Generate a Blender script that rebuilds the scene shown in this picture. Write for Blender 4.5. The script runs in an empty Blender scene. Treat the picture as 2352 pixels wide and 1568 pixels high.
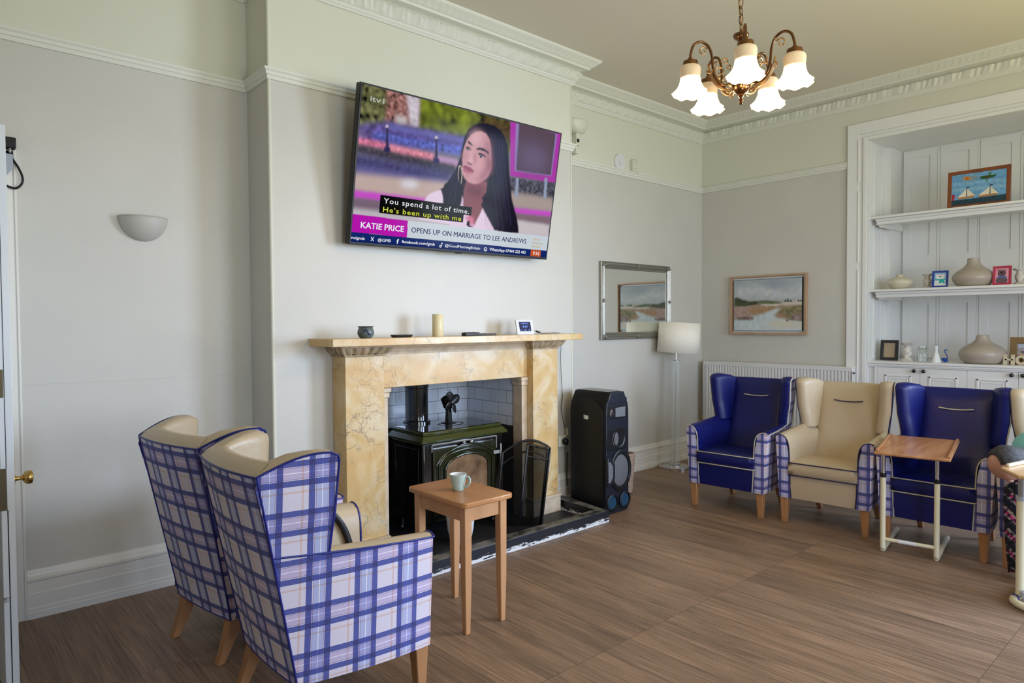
import bpy, bmesh, math, random
import numpy as np
from mathutils import Vector, Matrix
random.seed(7)
PI = math.pi
SC = bpy.context.scene
COL = SC.collection

# ------------------------------------------------------------------ camera
CAMX = Vector((0.743443, -0.668775, -0.006523))
YAW, PITCH, ROLL, FPX = 0.73255576, 0.02759185, -0.00652307, 1552.64
def cam_axes():
    w = Vector((math.sin(YAW)*math.cos(PITCH), math.cos(YAW)*math.cos(PITCH), -math.sin(PITCH)))
    r = Vector((math.cos(YAW), -math.sin(YAW), 0)); u = r.cross(w)
    r2 = r*math.cos(ROLL) + u*math.sin(ROLL); u2 = u*math.cos(ROLL) - r*math.sin(ROLL)
    return r2, u2, w
cr, cu, cw = cam_axes()
cam = bpy.data.objects.new('camera', bpy.data.cameras.new('camera'))
COL.objects.link(cam)
M4 = Matrix((cr, cu, -cw)).transposed().to_4x4(); M4.translation = Vector((0, 0, 1.5))
cam.matrix_world = M4
cam.data.sensor_width = 36; cam.data.lens = 36*FPX/2352
cam.data.clip_start = 0.05; cam.data.clip_end = 60
SC.camera = cam

# ------------------------------------------------------------------ world, daylight, exposure
W = bpy.data.worlds.new('world'); SC.world = W; W.use_nodes = True
W.node_tree.nodes['Background'].inputs[0].default_value = (0.75, 0.86, 1.0, 1)
W.node_tree.nodes['Background'].inputs[1].default_value = 1.2
SC.view_settings.view_transform = 'Standard'; SC.view_settings.look = 'None'
SC.view_settings.gamma = 1; SC.view_settings.use_curve_mapping = False
SC.view_settings.exposure = -0.05
def area(name, loc, aim, sx, sy, power, color, spread=180):
    l = bpy.data.lights.new(name, 'AREA'); l.shape = 'RECTANGLE'; l.size = sx; l.size_y = sy
    l.energy = power; l.color = color; l.spread = math.radians(spread)
    o = bpy.data.objects.new(name, l); COL.objects.link(o); o.location = loc
    o.rotation_euler = (Vector(aim)-Vector(loc)).to_track_quat('-Z', 'Y').to_euler()
    return o
# daylight standing in the window openings (sky: cool, aimed slightly down; garden: green, aimed up)
area('daylight_right', (6.60, -1.35, 1.75), (4.2, .7, .85), 1.3, 2.0, 84, (0.56, 0.71, 1.0), 90)
area('daylight_rear', (4.2, -2.55, 1.75), (4.4, 1.0, .75), 1.7, 2.1, 50, (0.58, 0.72, 1.0), 90)
area('daylight_rear_left', (0.9, -2.55, 1.75), (3.0, -.2, 1.0), 1.5, 2.1, 74, (0.60, 0.73, 1.0), 150)
area('garden_right', (6.58, -1.35, 1.5), (5.4, -0.8, 2.9), 1.5, 1.6, 38, (1.0, 0.92, 0.34), 130)
area('garden_rear', (2.6, -2.53, 1.5), (3.0, -1.3, 3.0), 3.8, 1.6, 80, (1.0, 0.92, 0.36), 130)

# ------------------------------------------------------------------ materials
MATS = {}
def new_mat(name):
    m = bpy.data.materials.new(name); m.use_nodes = True; MATS[name] = m
    nt = m.node_tree; return m, nt, nt.nodes['Principled BSDF']
def N(nt, t, **k):
    n = nt.nodes.new(t)
    for a, b in k.items(): setattr(n, a, b)
    return n
def plain(name, col, rough=0.5, metal=0.0, spec=0.5, bump=0.0, bscale=60, var=0.0, vscale=3, coat=0.0, trans=0.0, alpha=1.0, emit=None, estr=0):
    m, nt, b = new_mat(name)
    b.inputs['Base Color'].default_value = (*col, 1); b.inputs['Roughness'].default_value = rough
    b.inputs['Metallic'].default_value = metal; b.inputs['Specular IOR Level'].default_value = spec
    b.inputs['Coat Weight'].default_value = coat; b.inputs['Transmission Weight'].default_value = trans
    b.inputs['Alpha'].default_value = alpha
    if emit: b.inputs['Emission Color'].default_value = (*emit, 1); b.inputs['Emission Strength'].default_value = estr
    tc = N(nt, 'ShaderNodeTexCoord')
    if bump:
        n = N(nt, 'ShaderNodeTexNoise'); n.inputs['Scale'].default_value = bscale; n.inputs['Detail'].default_value = 4
        bp = N(nt, 'ShaderNodeBump'); bp.inputs['Strength'].default_value = bump; bp.inputs['Distance'].default_value = 0.01
        nt.links.new(tc.outputs['Object'], n.inputs['Vector']); nt.links.new(n.outputs[0], bp.inputs['Height']); nt.links.new(bp.outputs[0], b.inputs['Normal'])
    if var:
        n = N(nt, 'ShaderNodeTexNoise'); n.inputs['Scale'].default_value = vscale; n.inputs['Detail'].default_value = 5
        r = N(nt, 'ShaderNodeValToRGB')
        r.color_ramp.elements[0].position = .3; r.color_ramp.elements[1].position = .7
        r.color_ramp.elements[0].color = (*[c*(1-var) for c in col], 1); r.color_ramp.elements[1].color = (*[min(1, c*(1+var)) for c in col], 1)
        nt.links.new(tc.outputs['Object'], n.inputs['Vector']); nt.links.new(n.outputs[0], r.inputs[0]); nt.links.new(r.outputs[0], b.inputs['Base Color'])
    return m
# walls
plain('wall_paint', (.60, .58, .525), .42, bump=.06, bscale=90, var=.025, vscale=2.5)
plain('upper_paint', (.69, .685, .58), .6, bump=.03, bscale=60)
plain('ceiling_paint', (.74, .69, .59), .7, bump=.02)
plain('gloss_white', (.76, .74, .68), .35, bump=.03, bscale=40)
plain('plaster_white', (.74, .74, .66), .6)
plain('door_white', (.72, .75, .78), .3, bump=.04, bscale=20)
plain('joinery_white', (.82, .825, .81), .35, bump=.02)
plain('black_gap', (.01, .01, .012), .6)
plain('hall_paint', (.5, .5, .48), .6)

def wood(name, c1, c2, scale=(2, 30, 30), rough=.35, axis_note=''):
    m, nt, b = new_mat(name)
    tc = N(nt, 'ShaderNodeTexCoord'); mp = N(nt, 'ShaderNodeMapping'); mp.inputs['Scale'].default_value = scale
    n = N(nt, 'ShaderNodeTexNoise'); n.inputs['Scale'].default_value = 1.5; n.inputs['Detail'].default_value = 6; n.inputs['Distortion'].default_value = .6
    r = N(nt, 'ShaderNodeValToRGB'); r.color_ramp.elements[0].position = .3; r.color_ramp.elements[1].position = .72
    r.color_ramp.elements[0].color = (*c1, 1); r.color_ramp.elements[1].color = (*c2, 1)
    L = nt.links.new
    L(tc.outputs['Object'], mp.inputs[0]); L(mp.outputs[0], n.inputs[0]); L(n.outputs[0], r.inputs[0]); L(r.outputs[0], b.inputs['Base Color'])
    b.inputs['Roughness'].default_value = rough
    return m
wood('beech', (.44, .215, .09), (.56, .30, .14), (3, 3, .6), .32)
wood('beech_top', (.40, .17, .055), (.52, .25, .095), (6, 1, 1), .28)
wood('tray_wood', (.36, .155, .06), (.58, .30, .14), (2, 9, 2), .18)
wood('tray_wood_pale', (.50, .29, .13), (.60, .38, .19), (2, 9, 2), .25)
wood('oak_frame', (.42, .26, .15), (.52, .35, .22), (4, 4, 4), .45)
wood('mahogany', (.17, .045, .012), (.25, .075, .02), (6, 6, 6), .4)
wood('rustic_wood', (.16, .10, .035), (.25, .155, .06), (10, 10, 10), .7)
wood('leg_beech', (.36, .165, .065), (.46, .23, .10), (6, 6, 1.2), .35)

# floor planks, running away from the fireplace wall
def floor_mat():
    m, nt, b = new_mat('floor_planks'); L = nt.links.new
    tc = N(nt, 'ShaderNodeTexCoord'); sx = N(nt, 'ShaderNodeSeparateXYZ'); cx = N(nt, 'ShaderNodeCombineXYZ')
    L(tc.outputs['Object'], sx.inputs[0]); L(sx.outputs[1], cx.inputs[0]); L(sx.outputs[0], cx.inputs[1])
    br = N(nt, 'ShaderNodeTexBrick'); br.offset = .37; br.offset_frequency = 1; br.squash = 1
    br.inputs['Scale'].default_value = 1; br.inputs['Brick Width'].default_value = 1.22; br.inputs['Row Height'].default_value = .18
    br.inputs['Mortar Size'].default_value = .0012; br.inputs['Mortar Smooth'].default_value = .3; br.inputs['Bias'].default_value = 0
    br.inputs['Color1'].default_value = (0, 0, 0, 1); br.inputs['Color2'].default_value = (1, 1, 1, 1); br.inputs['Mortar'].default_value = (.5, .5, .5, 1)
    L(cx.outputs[0], br.inputs['Vector'])
    # per-plank offset of the grain
    ad = N(nt, 'ShaderNodeVectorMath', operation='MULTIPLY_ADD'); ad.inputs[1].default_value = (1, 1, 1)
    sc = N(nt, 'ShaderNodeVectorMath', operation='SCALE'); sc.inputs['Scale'].default_value = 37.0
    L(br.outputs['Color'], sc.inputs[0]); L(cx.outputs[0], ad.inputs[0]); L(sc.outputs[0], ad.inputs[2])
    mp = N(nt, 'ShaderNodeMapping'); mp.inputs['Scale'].default_value = (3.2, 120, 1); L(ad.outputs[0], mp.inputs[0])
    n1 = N(nt, 'ShaderNodeTexNoise'); n1.inputs['Scale'].default_value = 1; n1.inputs['Detail'].default_value = 9; n1.inputs['Roughness'].default_value = .65; n1.inputs['Distortion'].default_value = .5
    L(mp.outputs[0], n1.inputs[0])
    mp2 = N(nt, 'ShaderNodeMapping'); mp2.inputs['Scale'].default_value = (1.1, 7, 1); L(ad.outputs[0], mp2.inputs[0])
    n2 = N(nt, 'ShaderNodeTexNoise'); n2.inputs['Scale'].default_value = 1; n2.inputs['Detail'].default_value = 4; n2.inputs['Distortion'].default_value = 1.2
    L(mp2.outputs[0], n2.inputs[0])
    r1 = N(nt, 'ShaderNodeValToRGB'); e = r1.color_ramp.elements
    e[0].position = .33; e[0].color = (.13, .083, .053, 1); e[1].position = .66; e[1].color = (.315, .21, .137, 1)
    x = e.new(.47); x.color = (.225, .146, .094, 1)
    L(n1.outputs[0], r1.inputs[0])
    r2 = N(nt, 'ShaderNodeValToRGB'); r2.color_ramp.elements[0].position = .32; r2.color_ramp.elements[0].color = (.78, .76, .74, 1)
    r2.color_ramp.elements[1].position = .62; r2.color_ramp.elements[1].color = (1.12, 1.1, 1.08, 1); L(n2.outputs[0], r2.inputs[0])
    mx = N(nt, 'ShaderNodeMix', data_type='RGBA', blend_type='MULTIPLY'); mx.inputs[0].default_value = 1
    L(r1.outputs[0], mx.inputs[6]); L(r2.outputs[0], mx.inputs[7])
    # plank tone
    sp = N(nt, 'ShaderNodeMapRange'); sp.inputs[3].default_value = .86; sp.inputs[4].default_value = 1.12
    L(br.outputs['Color'], sp.inputs[0])
    mx2 = N(nt, 'ShaderNodeMix', data_type='RGBA', blend_type='MULTIPLY'); mx2.inputs[0].default_value = 1
    L(mx.outputs[2], mx2.inputs[6]); L(sp.outputs[0], mx2.inputs[7])
    # knots
    mpk = N(nt, 'ShaderNodeMapping'); mpk.inputs['Scale'].default_value = (1.5, 3.6, 1); L(cx.outputs[0], mpk.inputs[0])
    vk = N(nt, 'ShaderNodeTexVoronoi'); vk.inputs['Scale'].default_value = 1; L(mpk.outputs[0], vk.inputs[0])
    rk = N(nt, 'ShaderNodeValToRGB'); rk.color_ramp.elements[0].position = .015; rk.color_ramp.elements[0].color = (.35, .3, .28, 1)
    rk.color_ramp.elements[1].position = .06; rk.color_ramp.elements[1].color = (1, 1, 1, 1); L(vk.outputs['Distance'], rk.inputs[0])
    mx3 = N(nt, 'ShaderNodeMix', data_type='RGBA', blend_type='MULTIPLY'); mx3.inputs[0].default_value = 1
    L(mx2.outputs[2], mx3.inputs[6]); L(rk.outputs[0], mx3.inputs[7])
    mx4 = N(nt, 'ShaderNodeMix', data_type='RGBA'); mx4.inputs[7].default_value = (.06, .04, .03, 1)
    L(br.outputs['Fac'], mx4.inputs[0]); L(mx3.outputs[2], mx4.inputs[6]); L(mx4.outputs[2], b.inputs['Base Color'])
    rr = N(nt, 'ShaderNodeMapRange'); rr.inputs[3].default_value = .36; rr.inputs[4].default_value = .56; b.inputs['Specular IOR Level'].default_value = .35
    L(n1.outputs[0], rr.inputs[0]); L(rr.outputs[0], b.inputs['Roughness'])
    bp = N(nt, 'ShaderNodeBump'); bp.inputs['Strength'].default_value = .12; bp.inputs['Distance'].default_value = .004
    L(n1.outputs[0], bp.inputs['Height']); L(bp.outputs[0], b.inputs['Normal'])
    return m
floor_mat()

def marble():
    m, nt, b = new_mat('siena_marble'); L = nt.links.new
    tc = N(nt, 'ShaderNodeTexCoord')
    n = N(nt, 'ShaderNodeTexNoise'); n.inputs['Scale'].default_value = 5; n.inputs['Detail'].default_value = 5; n.inputs['Distortion'].default_value = 1.0
    L(tc.outputs['Object'], n.inputs[0])
    r = N(nt, 'ShaderNodeValToRGB'); e = r.color_ramp.elements
    e[0].position = .3; e[0].color = (.62, .38, .135, 1); e[1].position = .7; e[1].color = (.74, .61, .40, 1); x = e.new(.5); x.color = (.68, .48, .22, 1)
    L(n.outputs[0], r.inputs[0])
    # veins: distorted voronoi edges at two sizes
    cur = r.outputs[0]
    for sc_, wd, st, dist in ((6.0, .022, .62, .45), (14, .035, .38, .30), (3.0, .014, .75, .8)):
        nn = N(nt, 'ShaderNodeTexNoise'); nn.inputs['Scale'].default_value = 3.2; nn.inputs['Detail'].default_value = 6
        L(tc.outputs['Object'], nn.inputs[0])
        sub = N(nt, 'ShaderNodeVectorMath', operation='MULTIPLY_ADD'); sub.inputs[1].default_value = (dist,)*3
        L(nn.outputs['Color'], sub.inputs[0]); L(tc.outputs['Object'], sub.inputs[2])
        v = N(nt, 'ShaderNodeTexVoronoi', feature='DISTANCE_TO_EDGE'); v.inputs['Scale'].default_value = sc_; L(sub.outputs[0], v.inputs[0])
        rv = N(nt, 'ShaderNodeValToRGB'); rv.color_ramp.elements[0].color = (1, 1, 1, 1); rv.color_ramp.elements[1].position = wd; rv.color_ramp.elements[1].color = (0, 0, 0, 1)
        L(v.outputs[0], rv.inputs[0])
        nm = N(nt, 'ShaderNodeTexNoise'); nm.inputs['Scale'].default_value = 4.5; nm.inputs['Detail'].default_value = 2; L(tc.outputs['Object'], nm.inputs[0])
        rm = N(nt, 'ShaderNodeValToRGB'); rm.color_ramp.elements[0].position = .45; rm.color_ramp.elements[1].position = .62; L(nm.outputs[0], rm.inputs[0])
        mu = N(nt, 'ShaderNodeMath', operation='MULTIPLY'); L(rv.outputs[0], mu.inputs[0]); L(rm.outputs[0], mu.inputs[1])
        mu2 = N(nt, 'ShaderNodeMath', operation='MULTIPLY'); L(mu.outputs[0], mu2.inputs[0]); mu2.inputs[1].default_value = st
        mx = N(nt, 'ShaderNodeMix', data_type='RGBA'); mx.inputs[7].default_value = (.16, .10, .085, 1)
        L(mu2.outputs[0], mx.inputs[0]); L(cur, mx.inputs[6]); cur = mx.outputs[2]
    L(cur, b.inputs['Base Color']); b.inputs['Roughness'].default_value = .28
    return m
marble()
plain('carved_marble', (.42, .32, .20), .45, var=.3, vscale=22)
plain('pale_marble', (.62, .50, .36), .35, var=.15, vscale=16)

def tile_mat():
    m, nt, b = new_mat('blue_white_tile'); L = nt.links.new
    tc = N(nt, 'ShaderNodeTexCoord')
    br = N(nt, 'ShaderNodeTexBrick'); br.offset = .5
    br.inputs['Scale'].default_value = 1; br.inputs['Brick Width'].default_value = .20; br.inputs['Row Height'].default_value = .10
    br.inputs['Mortar Size'].default_value = .0022; br.inputs['Mortar Smooth'].default_value = .1
    br.inputs['Color1'].default_value = (.66, .71, .79, 1); br.inputs['Color2'].default_value = (.71, .76, .84, 1); br.inputs['Mortar'].default_value = (.16, .17, .2, 1)
    L(tc.outputs['UV'], br.inputs[0]); L(br.outputs[0], b.inputs['Base Color']); b.inputs['Roughness'].default_value = .25
    return m
tile_mat()

def plaid():
    m, nt, b = new_mat('plaid_wool'); L = nt.links.new
    uv = N(nt, 'ShaderNodeUVMap'); sx = N(nt, 'ShaderNodeSeparateXYZ'); L(uv.outputs[0], sx.inputs[0])
    cream = (.86, .82, .87); blue = (.06, .085, .38); dark = (.30, .24, .42)
    def seq(sock, gap, stretch):
        d = N(nt, 'ShaderNodeMath', operation='DIVIDE'); d.inputs[1].default_value = stretch; L(sock, d.inputs[0])
        f = N(nt, 'ShaderNodeMath', operation='FRACT'); L(d.outputs[0], f.inputs[0])
        r = N(nt, 'ShaderNodeValToRGB'); r.color_ramp.interpolation = 'CONSTANT'; e = r.color_ramp.elements
        org = (.82, .52, .36)
        stops = [(0, cream), (.117, org), (.126, cream), (.136, org), (.145, cream), (.25, blue), (.37, cream), (.385, dark), (.395, gap), (.505, (1.1, 1.1, 1.12)), (.52, gap), (.615, dark), (.627, cream), (.64, blue), (.76, cream)]
        e[0].position = 0; e[0].color = (*cream, 1); e[1].position = stops[1][0]; e[1].color = (*stops[1][1], 1)
        for p, c in stops[2:]:
            q = e.new(p); q.color = (*c, 1)
        L(f.outputs[0], r.inputs[0]); return r.outputs[0]
    a = seq(sx.outputs[0], (.52, .58, .83), .178); c = seq(sx.outputs[1], (.67, .57, .76), .178)
    mx = N(nt, 'ShaderNodeMix', data_type='RGBA', blend_type='MULTIPLY'); mx.inputs[0].default_value = 1
    L(a, mx.inputs[6]); L(c, mx.inputs[7])
    # woollen fleck
    wv = N(nt, 'ShaderNodeMapping'); wv.inputs['Scale'].default_value = (420, 420, 420); wv.inputs['Rotation'].default_value = (0, 0, .78); L(uv.outputs[0], wv.inputs[0])
    nn = N(nt, 'ShaderNodeTexNoise'); nn.inputs['Scale'].default_value = 1; nn.inputs['Detail'].default_value = 2; L(wv.outputs[0], nn.inputs[0])
    rr = N(nt, 'ShaderNodeMapRange'); rr.inputs[1].default_value = .35; rr.inputs[2].default_value = .7; rr.inputs[3].default_value = 0; rr.inputs[4].default_value = .22; L(nn.outputs[0], rr.inputs[0])
    m2 = N(nt, 'ShaderNodeMix', data_type='RGBA'); m2.inputs[7].default_value = (.62, .60, .68, 1); L(rr.outputs[0], m2.inputs[0]); L(mx.outputs[2], m2.inputs[6])
    L(m2.outputs[2], b.inputs['Base Color']); b.inputs['Roughness'].default_value = .9; b.inputs['Specular IOR Level'].default_value = .15
    b.inputs['Sheen Weight'].default_value = .15
    return m
plaid()
plain('beige_leather', (.50, .40, .27), .38, bump=.12, bscale=55)
plain('blue_leather', (.002, .005, .105), .42, spec=.42, bump=.04, bscale=45)
plain('blue_piping', (.012, .02, .20), .4)
plain('cream_piping', (.55, .50, .36), .45)
plain('navy_piping', (.02, .018, .07), .45)
plain('black_plastic', (.006, .006, .007), .42, spec=.35)
plain('black_matte', (.012, .012, .012), .7)
plain('stove_black', (.006, .006, .006), .12, coat=.6)
plain('stove_green', (.010, .014, .003), .10, coat=.8)
plain('stove_green_top', (.035, .043, .005), .15, coat=.8)
plain('iron_black', (.010, .010, .010), .35)
plain('worn_iron', (.35, .35, .33), .4, metal=.6)
plain('soot_glass', (.20, .12, .065), .12, var=.6, vscale=6)
plain('copper_rod', (.5, .25, .18), .3, metal=.9)
plain('chrome', (.75, .75, .77), .12, metal=1)
plain('brass', (.55, .38, .13), .25, metal=1)
plain('antique_brass', (.20, .10, .045), .25, metal=1)
plain('gilt_bronze', (.55, .33, .15), .28, metal=1)
plain('silver_frame', (.36, .35, .31), .42, metal=.9, bump=.25, bscale=60)
plain('mirror_glass', (.86, .90, .88), .01, metal=1)
plain('cream_metal', (.72, .66, .46), .3)
plain('grey_plastic', (.36, .40, .45), .4)
plain('white_plastic', (.72, .73, .74), .35)
plain('cream_plastic', (.68, .68, .56), .4)
plain('radiator_white', (.78, .78, .78), .3)
plain('ceramic_sconce', (.52, .50, .46), .5)
plain('candle_wax', (.75, .66, .40), .35)
plain('wick', (.7, .7, .66), .7)
plain('pot_glaze', (.10, .13, .13), .3, var=.35, vscale=9)
plain('pot_blue', (.02, .03, .10), .3)
plain('mint_ceramic', (.42, .53, .47), .25)
plain('white_ceramic', (.80, .82, .84), .2)
plain('taupe_vase', (.42, .36, .30), .32)
plain('cream_vase', (.62, .57, .44), .5)
plain('shabby_wood', (.60, .57, .52), .7, var=.3, vscale=30)
plain('clear_glass', (.93, .97, .96), .02, trans=1.0)
plain('blue_glass', (.01, .09, .55), .05, trans=.5)
plain('lamp_fabric', (.90, .85, .74), .8)
plain('thin_glass', (.8, .85, .85), .05, alpha=.16)
plain('frame_blue', (.01, .05, .30), .4)
plain('frame_red', (.42, .025, .07), .4)
plain('frame_black', (.02, .02, .022), .5)
plain('kraft_paper', (.42, .33, .22), .8)
plain('letter_wood', (.60, .52, .38), .6)
plain('speaker_navy', (.007, .009, .018), .38)
plain('dark_lining', (.018, .014, .012), .8)  # one even dark colour: firebox walls below the tiles, and its top
plain('dark_brass', (.10, .075, .04), .4, metal=.7)
plain('speaker_side', (.004, .004, .005), .5, spec=.25)
plain('speaker_mesh', (.12, .12, .125), .5, bump=.5, bscale=420)
plain('speaker_top', (.25, .26, .27), .35)
plain('led_blue', (.005, .05, .10), .1, coat=1)
plain('green_sticker', (.25, .55, .3), .5)
plain('silver_grey', (.40, .42, .44), .3, metal=.7)
plain('wicker', (.42, .30, .24), .75, var=.25, vscale=40)
plain('log_wood', (.50, .25, .11), .7, var=.35, vscale=12)
plain('white_wicker', (.72, .72, .72), .6, bump=.3, bscale=70)
plain('skin', (.50, .27, .19), .5, var=.08, vscale=14)
plain('grey_hair', (.030, .028, .030), .75, bump=.22, bscale=120, var=.5, vscale=60)
plain('turquoise_cloth', (.20, .55, .60), .8, bump=.3, bscale=14)
plain('dark_trousers', (.02, .02, .03), .9)
plain('navy_trim', (.02, .02, .09), .6)
plain('hearth_stone', (.014, .014, .016), .5, bump=.3, bscale=12)
plain('remote_black', (.012, .012, .013), .4)
plain('clock_screen', (.004, .008, .05), .15, emit=(.01, .02, .12), estr=.4)
plain('clock_text', (.1, .2, .8), .5, emit=(.25, .4, 1.0), estr=1.0)
plain('vent_slot', (.1, .1, .1), .6)

def curb_mat():
    m, nt, b = new_mat('worn_black_paint'); L = nt.links.new
    tc = N(nt, 'ShaderNodeTexCoord'); sx = N(nt, 'ShaderNodeSeparateXYZ'); L(tc.outputs['Object'], sx.inputs[0])
    mp = N(nt, 'ShaderNodeMapping'); mp.inputs['Scale'].default_value = (6, 6, 26); L(tc.outputs['Object'], mp.inputs[0])
    n = N(nt, 'ShaderNodeTexNoise'); n.inputs['Scale'].default_value = 3; n.inputs['Detail'].default_value = 8; n.inputs['Roughness'].default_value = .7; L(mp.outputs[0], n.inputs[0])
    # low white chips: noise - height
    mr = N(nt, 'ShaderNodeMapRange'); mr.inputs[1].default_value = 0; mr.inputs[2].default_value = .055; mr.inputs[3].default_value = .24; mr.inputs[4].default_value = -.12; L(sx.outputs[2], mr.inputs[0])
    ad = N(nt, 'ShaderNodeMath', operation='ADD'); L(n.outputs[0], ad.inputs[0]); L(mr.outputs[0], ad.inputs[1])
    r = N(nt, 'ShaderNodeValToRGB'); r.color_ramp.elements[0].position = .57; r.color_ramp.elements[0].color = (.008, .009, .014, 1); r.color_ramp.elements[1].position = .62; r.color_ramp.elements[1].color = (.75, .76, .76, 1)
    L(ad.outputs[0], r.inputs[0])
    # stone showing on top faces
    ge = N(nt, 'ShaderNodeNewGeometry'); sg = N(nt, 'ShaderNodeSeparateXYZ'); L(ge.outputs['Normal'], sg.inputs[0])
    n2 = N(nt, 'ShaderNodeTexNoise'); n2.inputs['Scale'].default_value = 9; n2.inputs['Detail'].default_value = 8; L(tc.outputs['Object'], n2.inputs[0])
    r2 = N(nt, 'ShaderNodeValToRGB'); r2.color_ramp.elements[0].position = .42; r2.color_ramp.elements[0].color = (.03, .03, .03, 1); r2.color_ramp.elements[1].position = .55; r2.color_ramp.elements[1].color = (.16, .145, .12, 1)
    L(n2.outputs[0], r2.inputs[0])
    gt = N(nt, 'ShaderNodeMath', operation='GREATER_THAN'); gt.inputs[1].default_value = .6; L(sg.outputs[2], gt.inputs[0])
    mx = N(nt, 'ShaderNodeMix', data_type='RGBA'); L(gt.outputs[0], mx.inputs[0]); L(r.outputs[0], mx.inputs[6]); L(r2.outputs[0], mx.inputs[7])
    L(mx.outputs[2], b.inputs['Base Color']); b.inputs['Roughness'].default_value = .45
    return m
curb_mat()

def door_edge_mat():
    m, nt, b = new_mat('worn_white_paint'); L = nt.links.new
    tc = N(nt, 'ShaderNodeTexCoord')
    mp = N(nt, 'ShaderNodeMapping'); mp.inputs['Scale'].default_value = (1, 40, 6); L(tc.outputs['Object'], mp.inputs[0])
    n = N(nt, 'ShaderNodeTexNoise'); n.inputs['Scale'].default_value = 3; n.inputs['Detail'].default_value = 6; L(mp.outputs[0], n.inputs[0])
    r = N(nt, 'ShaderNodeValToRGB'); r.color_ramp.elements[0].position = .30; r.color_ramp.elements[0].color = (.12, .1, .1, 1); r.color_ramp.elements[1].position = .34; r.color_ramp.elements[1].color = (.72, .76, .80, 1)
    L(n.outputs[0], r.inputs[0]); L(r.outputs[0], b.inputs['Base Color']); b.inputs['Roughness'].default_value = .3
door_edge_mat()

def mesh_screen():
    m, nt, b = new_mat('spark_mesh'); L = nt.links.new
    b.inputs['Base Color'].default_value = (.003, .003, .003, 1); b.inputs['Roughness'].default_value = .9; b.inputs['Specular IOR Level'].default_value = .05; b.inputs['Alpha'].default_value = .68
mesh_screen()

def shade_mat():
    # lit frosted glass bell: lamp glows through the lower part, amber etched band above
    m, nt, b = new_mat('lit_shade_glass'); L = nt.links.new
    tc = N(nt, 'ShaderNodeTexCoord'); sx = N(nt, 'ShaderNodeSeparateXYZ'); L(tc.outputs['Object'], sx.inputs[0])
    r = N(nt, 'ShaderNodeValToRGB'); e = r.color_ramp.elements
    mr = N(nt, 'ShaderNodeMapRange'); mr.inputs[1].default_value = -.165; mr.inputs[2].default_value = 0; L(sx.outputs[2], mr.inputs[0])
    e[0].position = 0; e[0].color = (1.0, .80, .45, 1); e[1].position = .60; e[1].color = (.62, .38, .18, 1)
    x = e.new(.08); x.color = (1, .92, .70, 1); x = e.new(.56); x.color = (1, .95, .80, 1)
    L(mr.outputs[0], r.inputs[0])
    r3 = N(nt, 'ShaderNodeValToRGB'); r3.color_ramp.elements[0].position = .56; r3.color_ramp.elements[0].color = (1, 1, 1, 1); r3.color_ramp.elements[1].position = .62; r3.color_ramp.elements[1].color = (.14, .14, .14, 1)
    L(mr.outputs[0], r3.inputs[0])
    n = N(nt, 'ShaderNodeTexNoise'); n.inputs['Scale'].default_value = 55; n.inputs['Detail'].default_value = 3; L(tc.outputs['Object'], n.inputs[0])
    rn = N(nt, 'ShaderNodeValToRGB'); rn.color_ramp.elements[0].position = .48; rn.color_ramp.elements[0].color = (.8, .8, .8, 1); rn.color_ramp.elements[1].position = .52; L(n.outputs[0], rn.inputs[0])
    mu = N(nt, 'ShaderNodeMath', operation='MULTIPLY'); L(r3.outputs[0], mu.inputs[0]); L(rn.outputs[0], mu.inputs[1])
    m3 = N(nt, 'ShaderNodeMath', operation='MULTIPLY'); m3.inputs[1].default_value = 1.5; L(mu.outputs[0], m3.inputs[0])
    L(r.outputs[0], b.inputs['Emission Color']); L(m3.outputs[0], b.inputs['Emission Strength'])
    b.inputs['Base Color'].default_value = (.75, .6, .42, 1); b.inputs['Roughness'].default_value = .15
shade_mat()

def crochet_mat():
    m, nt, b = new_mat('crochet_wool'); L = nt.links.new
    uv = N(nt, 'ShaderNodeUVMap'); v = N(nt, 'ShaderNodeTexVoronoi'); v.inputs['Scale'].default_value = 55; L(uv.outputs[0], v.inputs[0])
    w = N(nt, 'ShaderNodeSeparateXYZ'); L(uv.outputs[0], w.inputs[0])
    ad = N(nt, 'ShaderNodeMath', operation='MULTIPLY_ADD'); ad.inputs[1].default_value = 1.2; L(w.outputs[0], ad.inputs[0]); L(w.outputs[1], ad.inputs[2])
    ml = N(nt, 'ShaderNodeMath', operation='MULTIPLY'); ml.inputs[1].default_value = 8.5; L(ad.outputs[0], ml.inputs[0])
    f = N(nt, 'ShaderNodeMath', operation='FRACT'); L(ml.outputs[0], f.inputs[0])
    r = N(nt, 'ShaderNodeValToRGB'); r.color_ramp.interpolation = 'CONSTANT'; e = r.color_ramp.elements
    e[0].position = 0; e[0].color = (.01, .01, .035, 1); e[1].position = .3; e[1].color = (.32, .28, .24, 1)
    for p, c in ((.5, (.55, .04, .20)), (.72, (.32, .28, .24)), (.85, (.02, .02, .05))):
        q = e.new(p); q.color = (*c, 1)
    L(f.outputs[0], r.inputs[0])
    r2 = N(nt, 'ShaderNodeValToRGB'); r2.color_ramp.elements[0].position = .25; r2.color_ramp.elements[0].color = (1, 1, 1, 1); r2.color_ramp.elements[1].position = .6; r2.color_ramp.elements[1].color = (.03, .03, .04, 1)
    L(v.outputs[0], r2.inputs[0])
    mx = N(nt, 'ShaderNodeMix', data_type='RGBA', blend_type='MULTIPLY'); mx.inputs[0].default_value = 1; L(r.outputs[0], mx.inputs[6]); L(r2.outputs[0], mx.inputs[7])
    L(mx.outputs[2], b.inputs['Base Color']); b.inputs['Roughness'].default_value = .95
crochet_mat()

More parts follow.
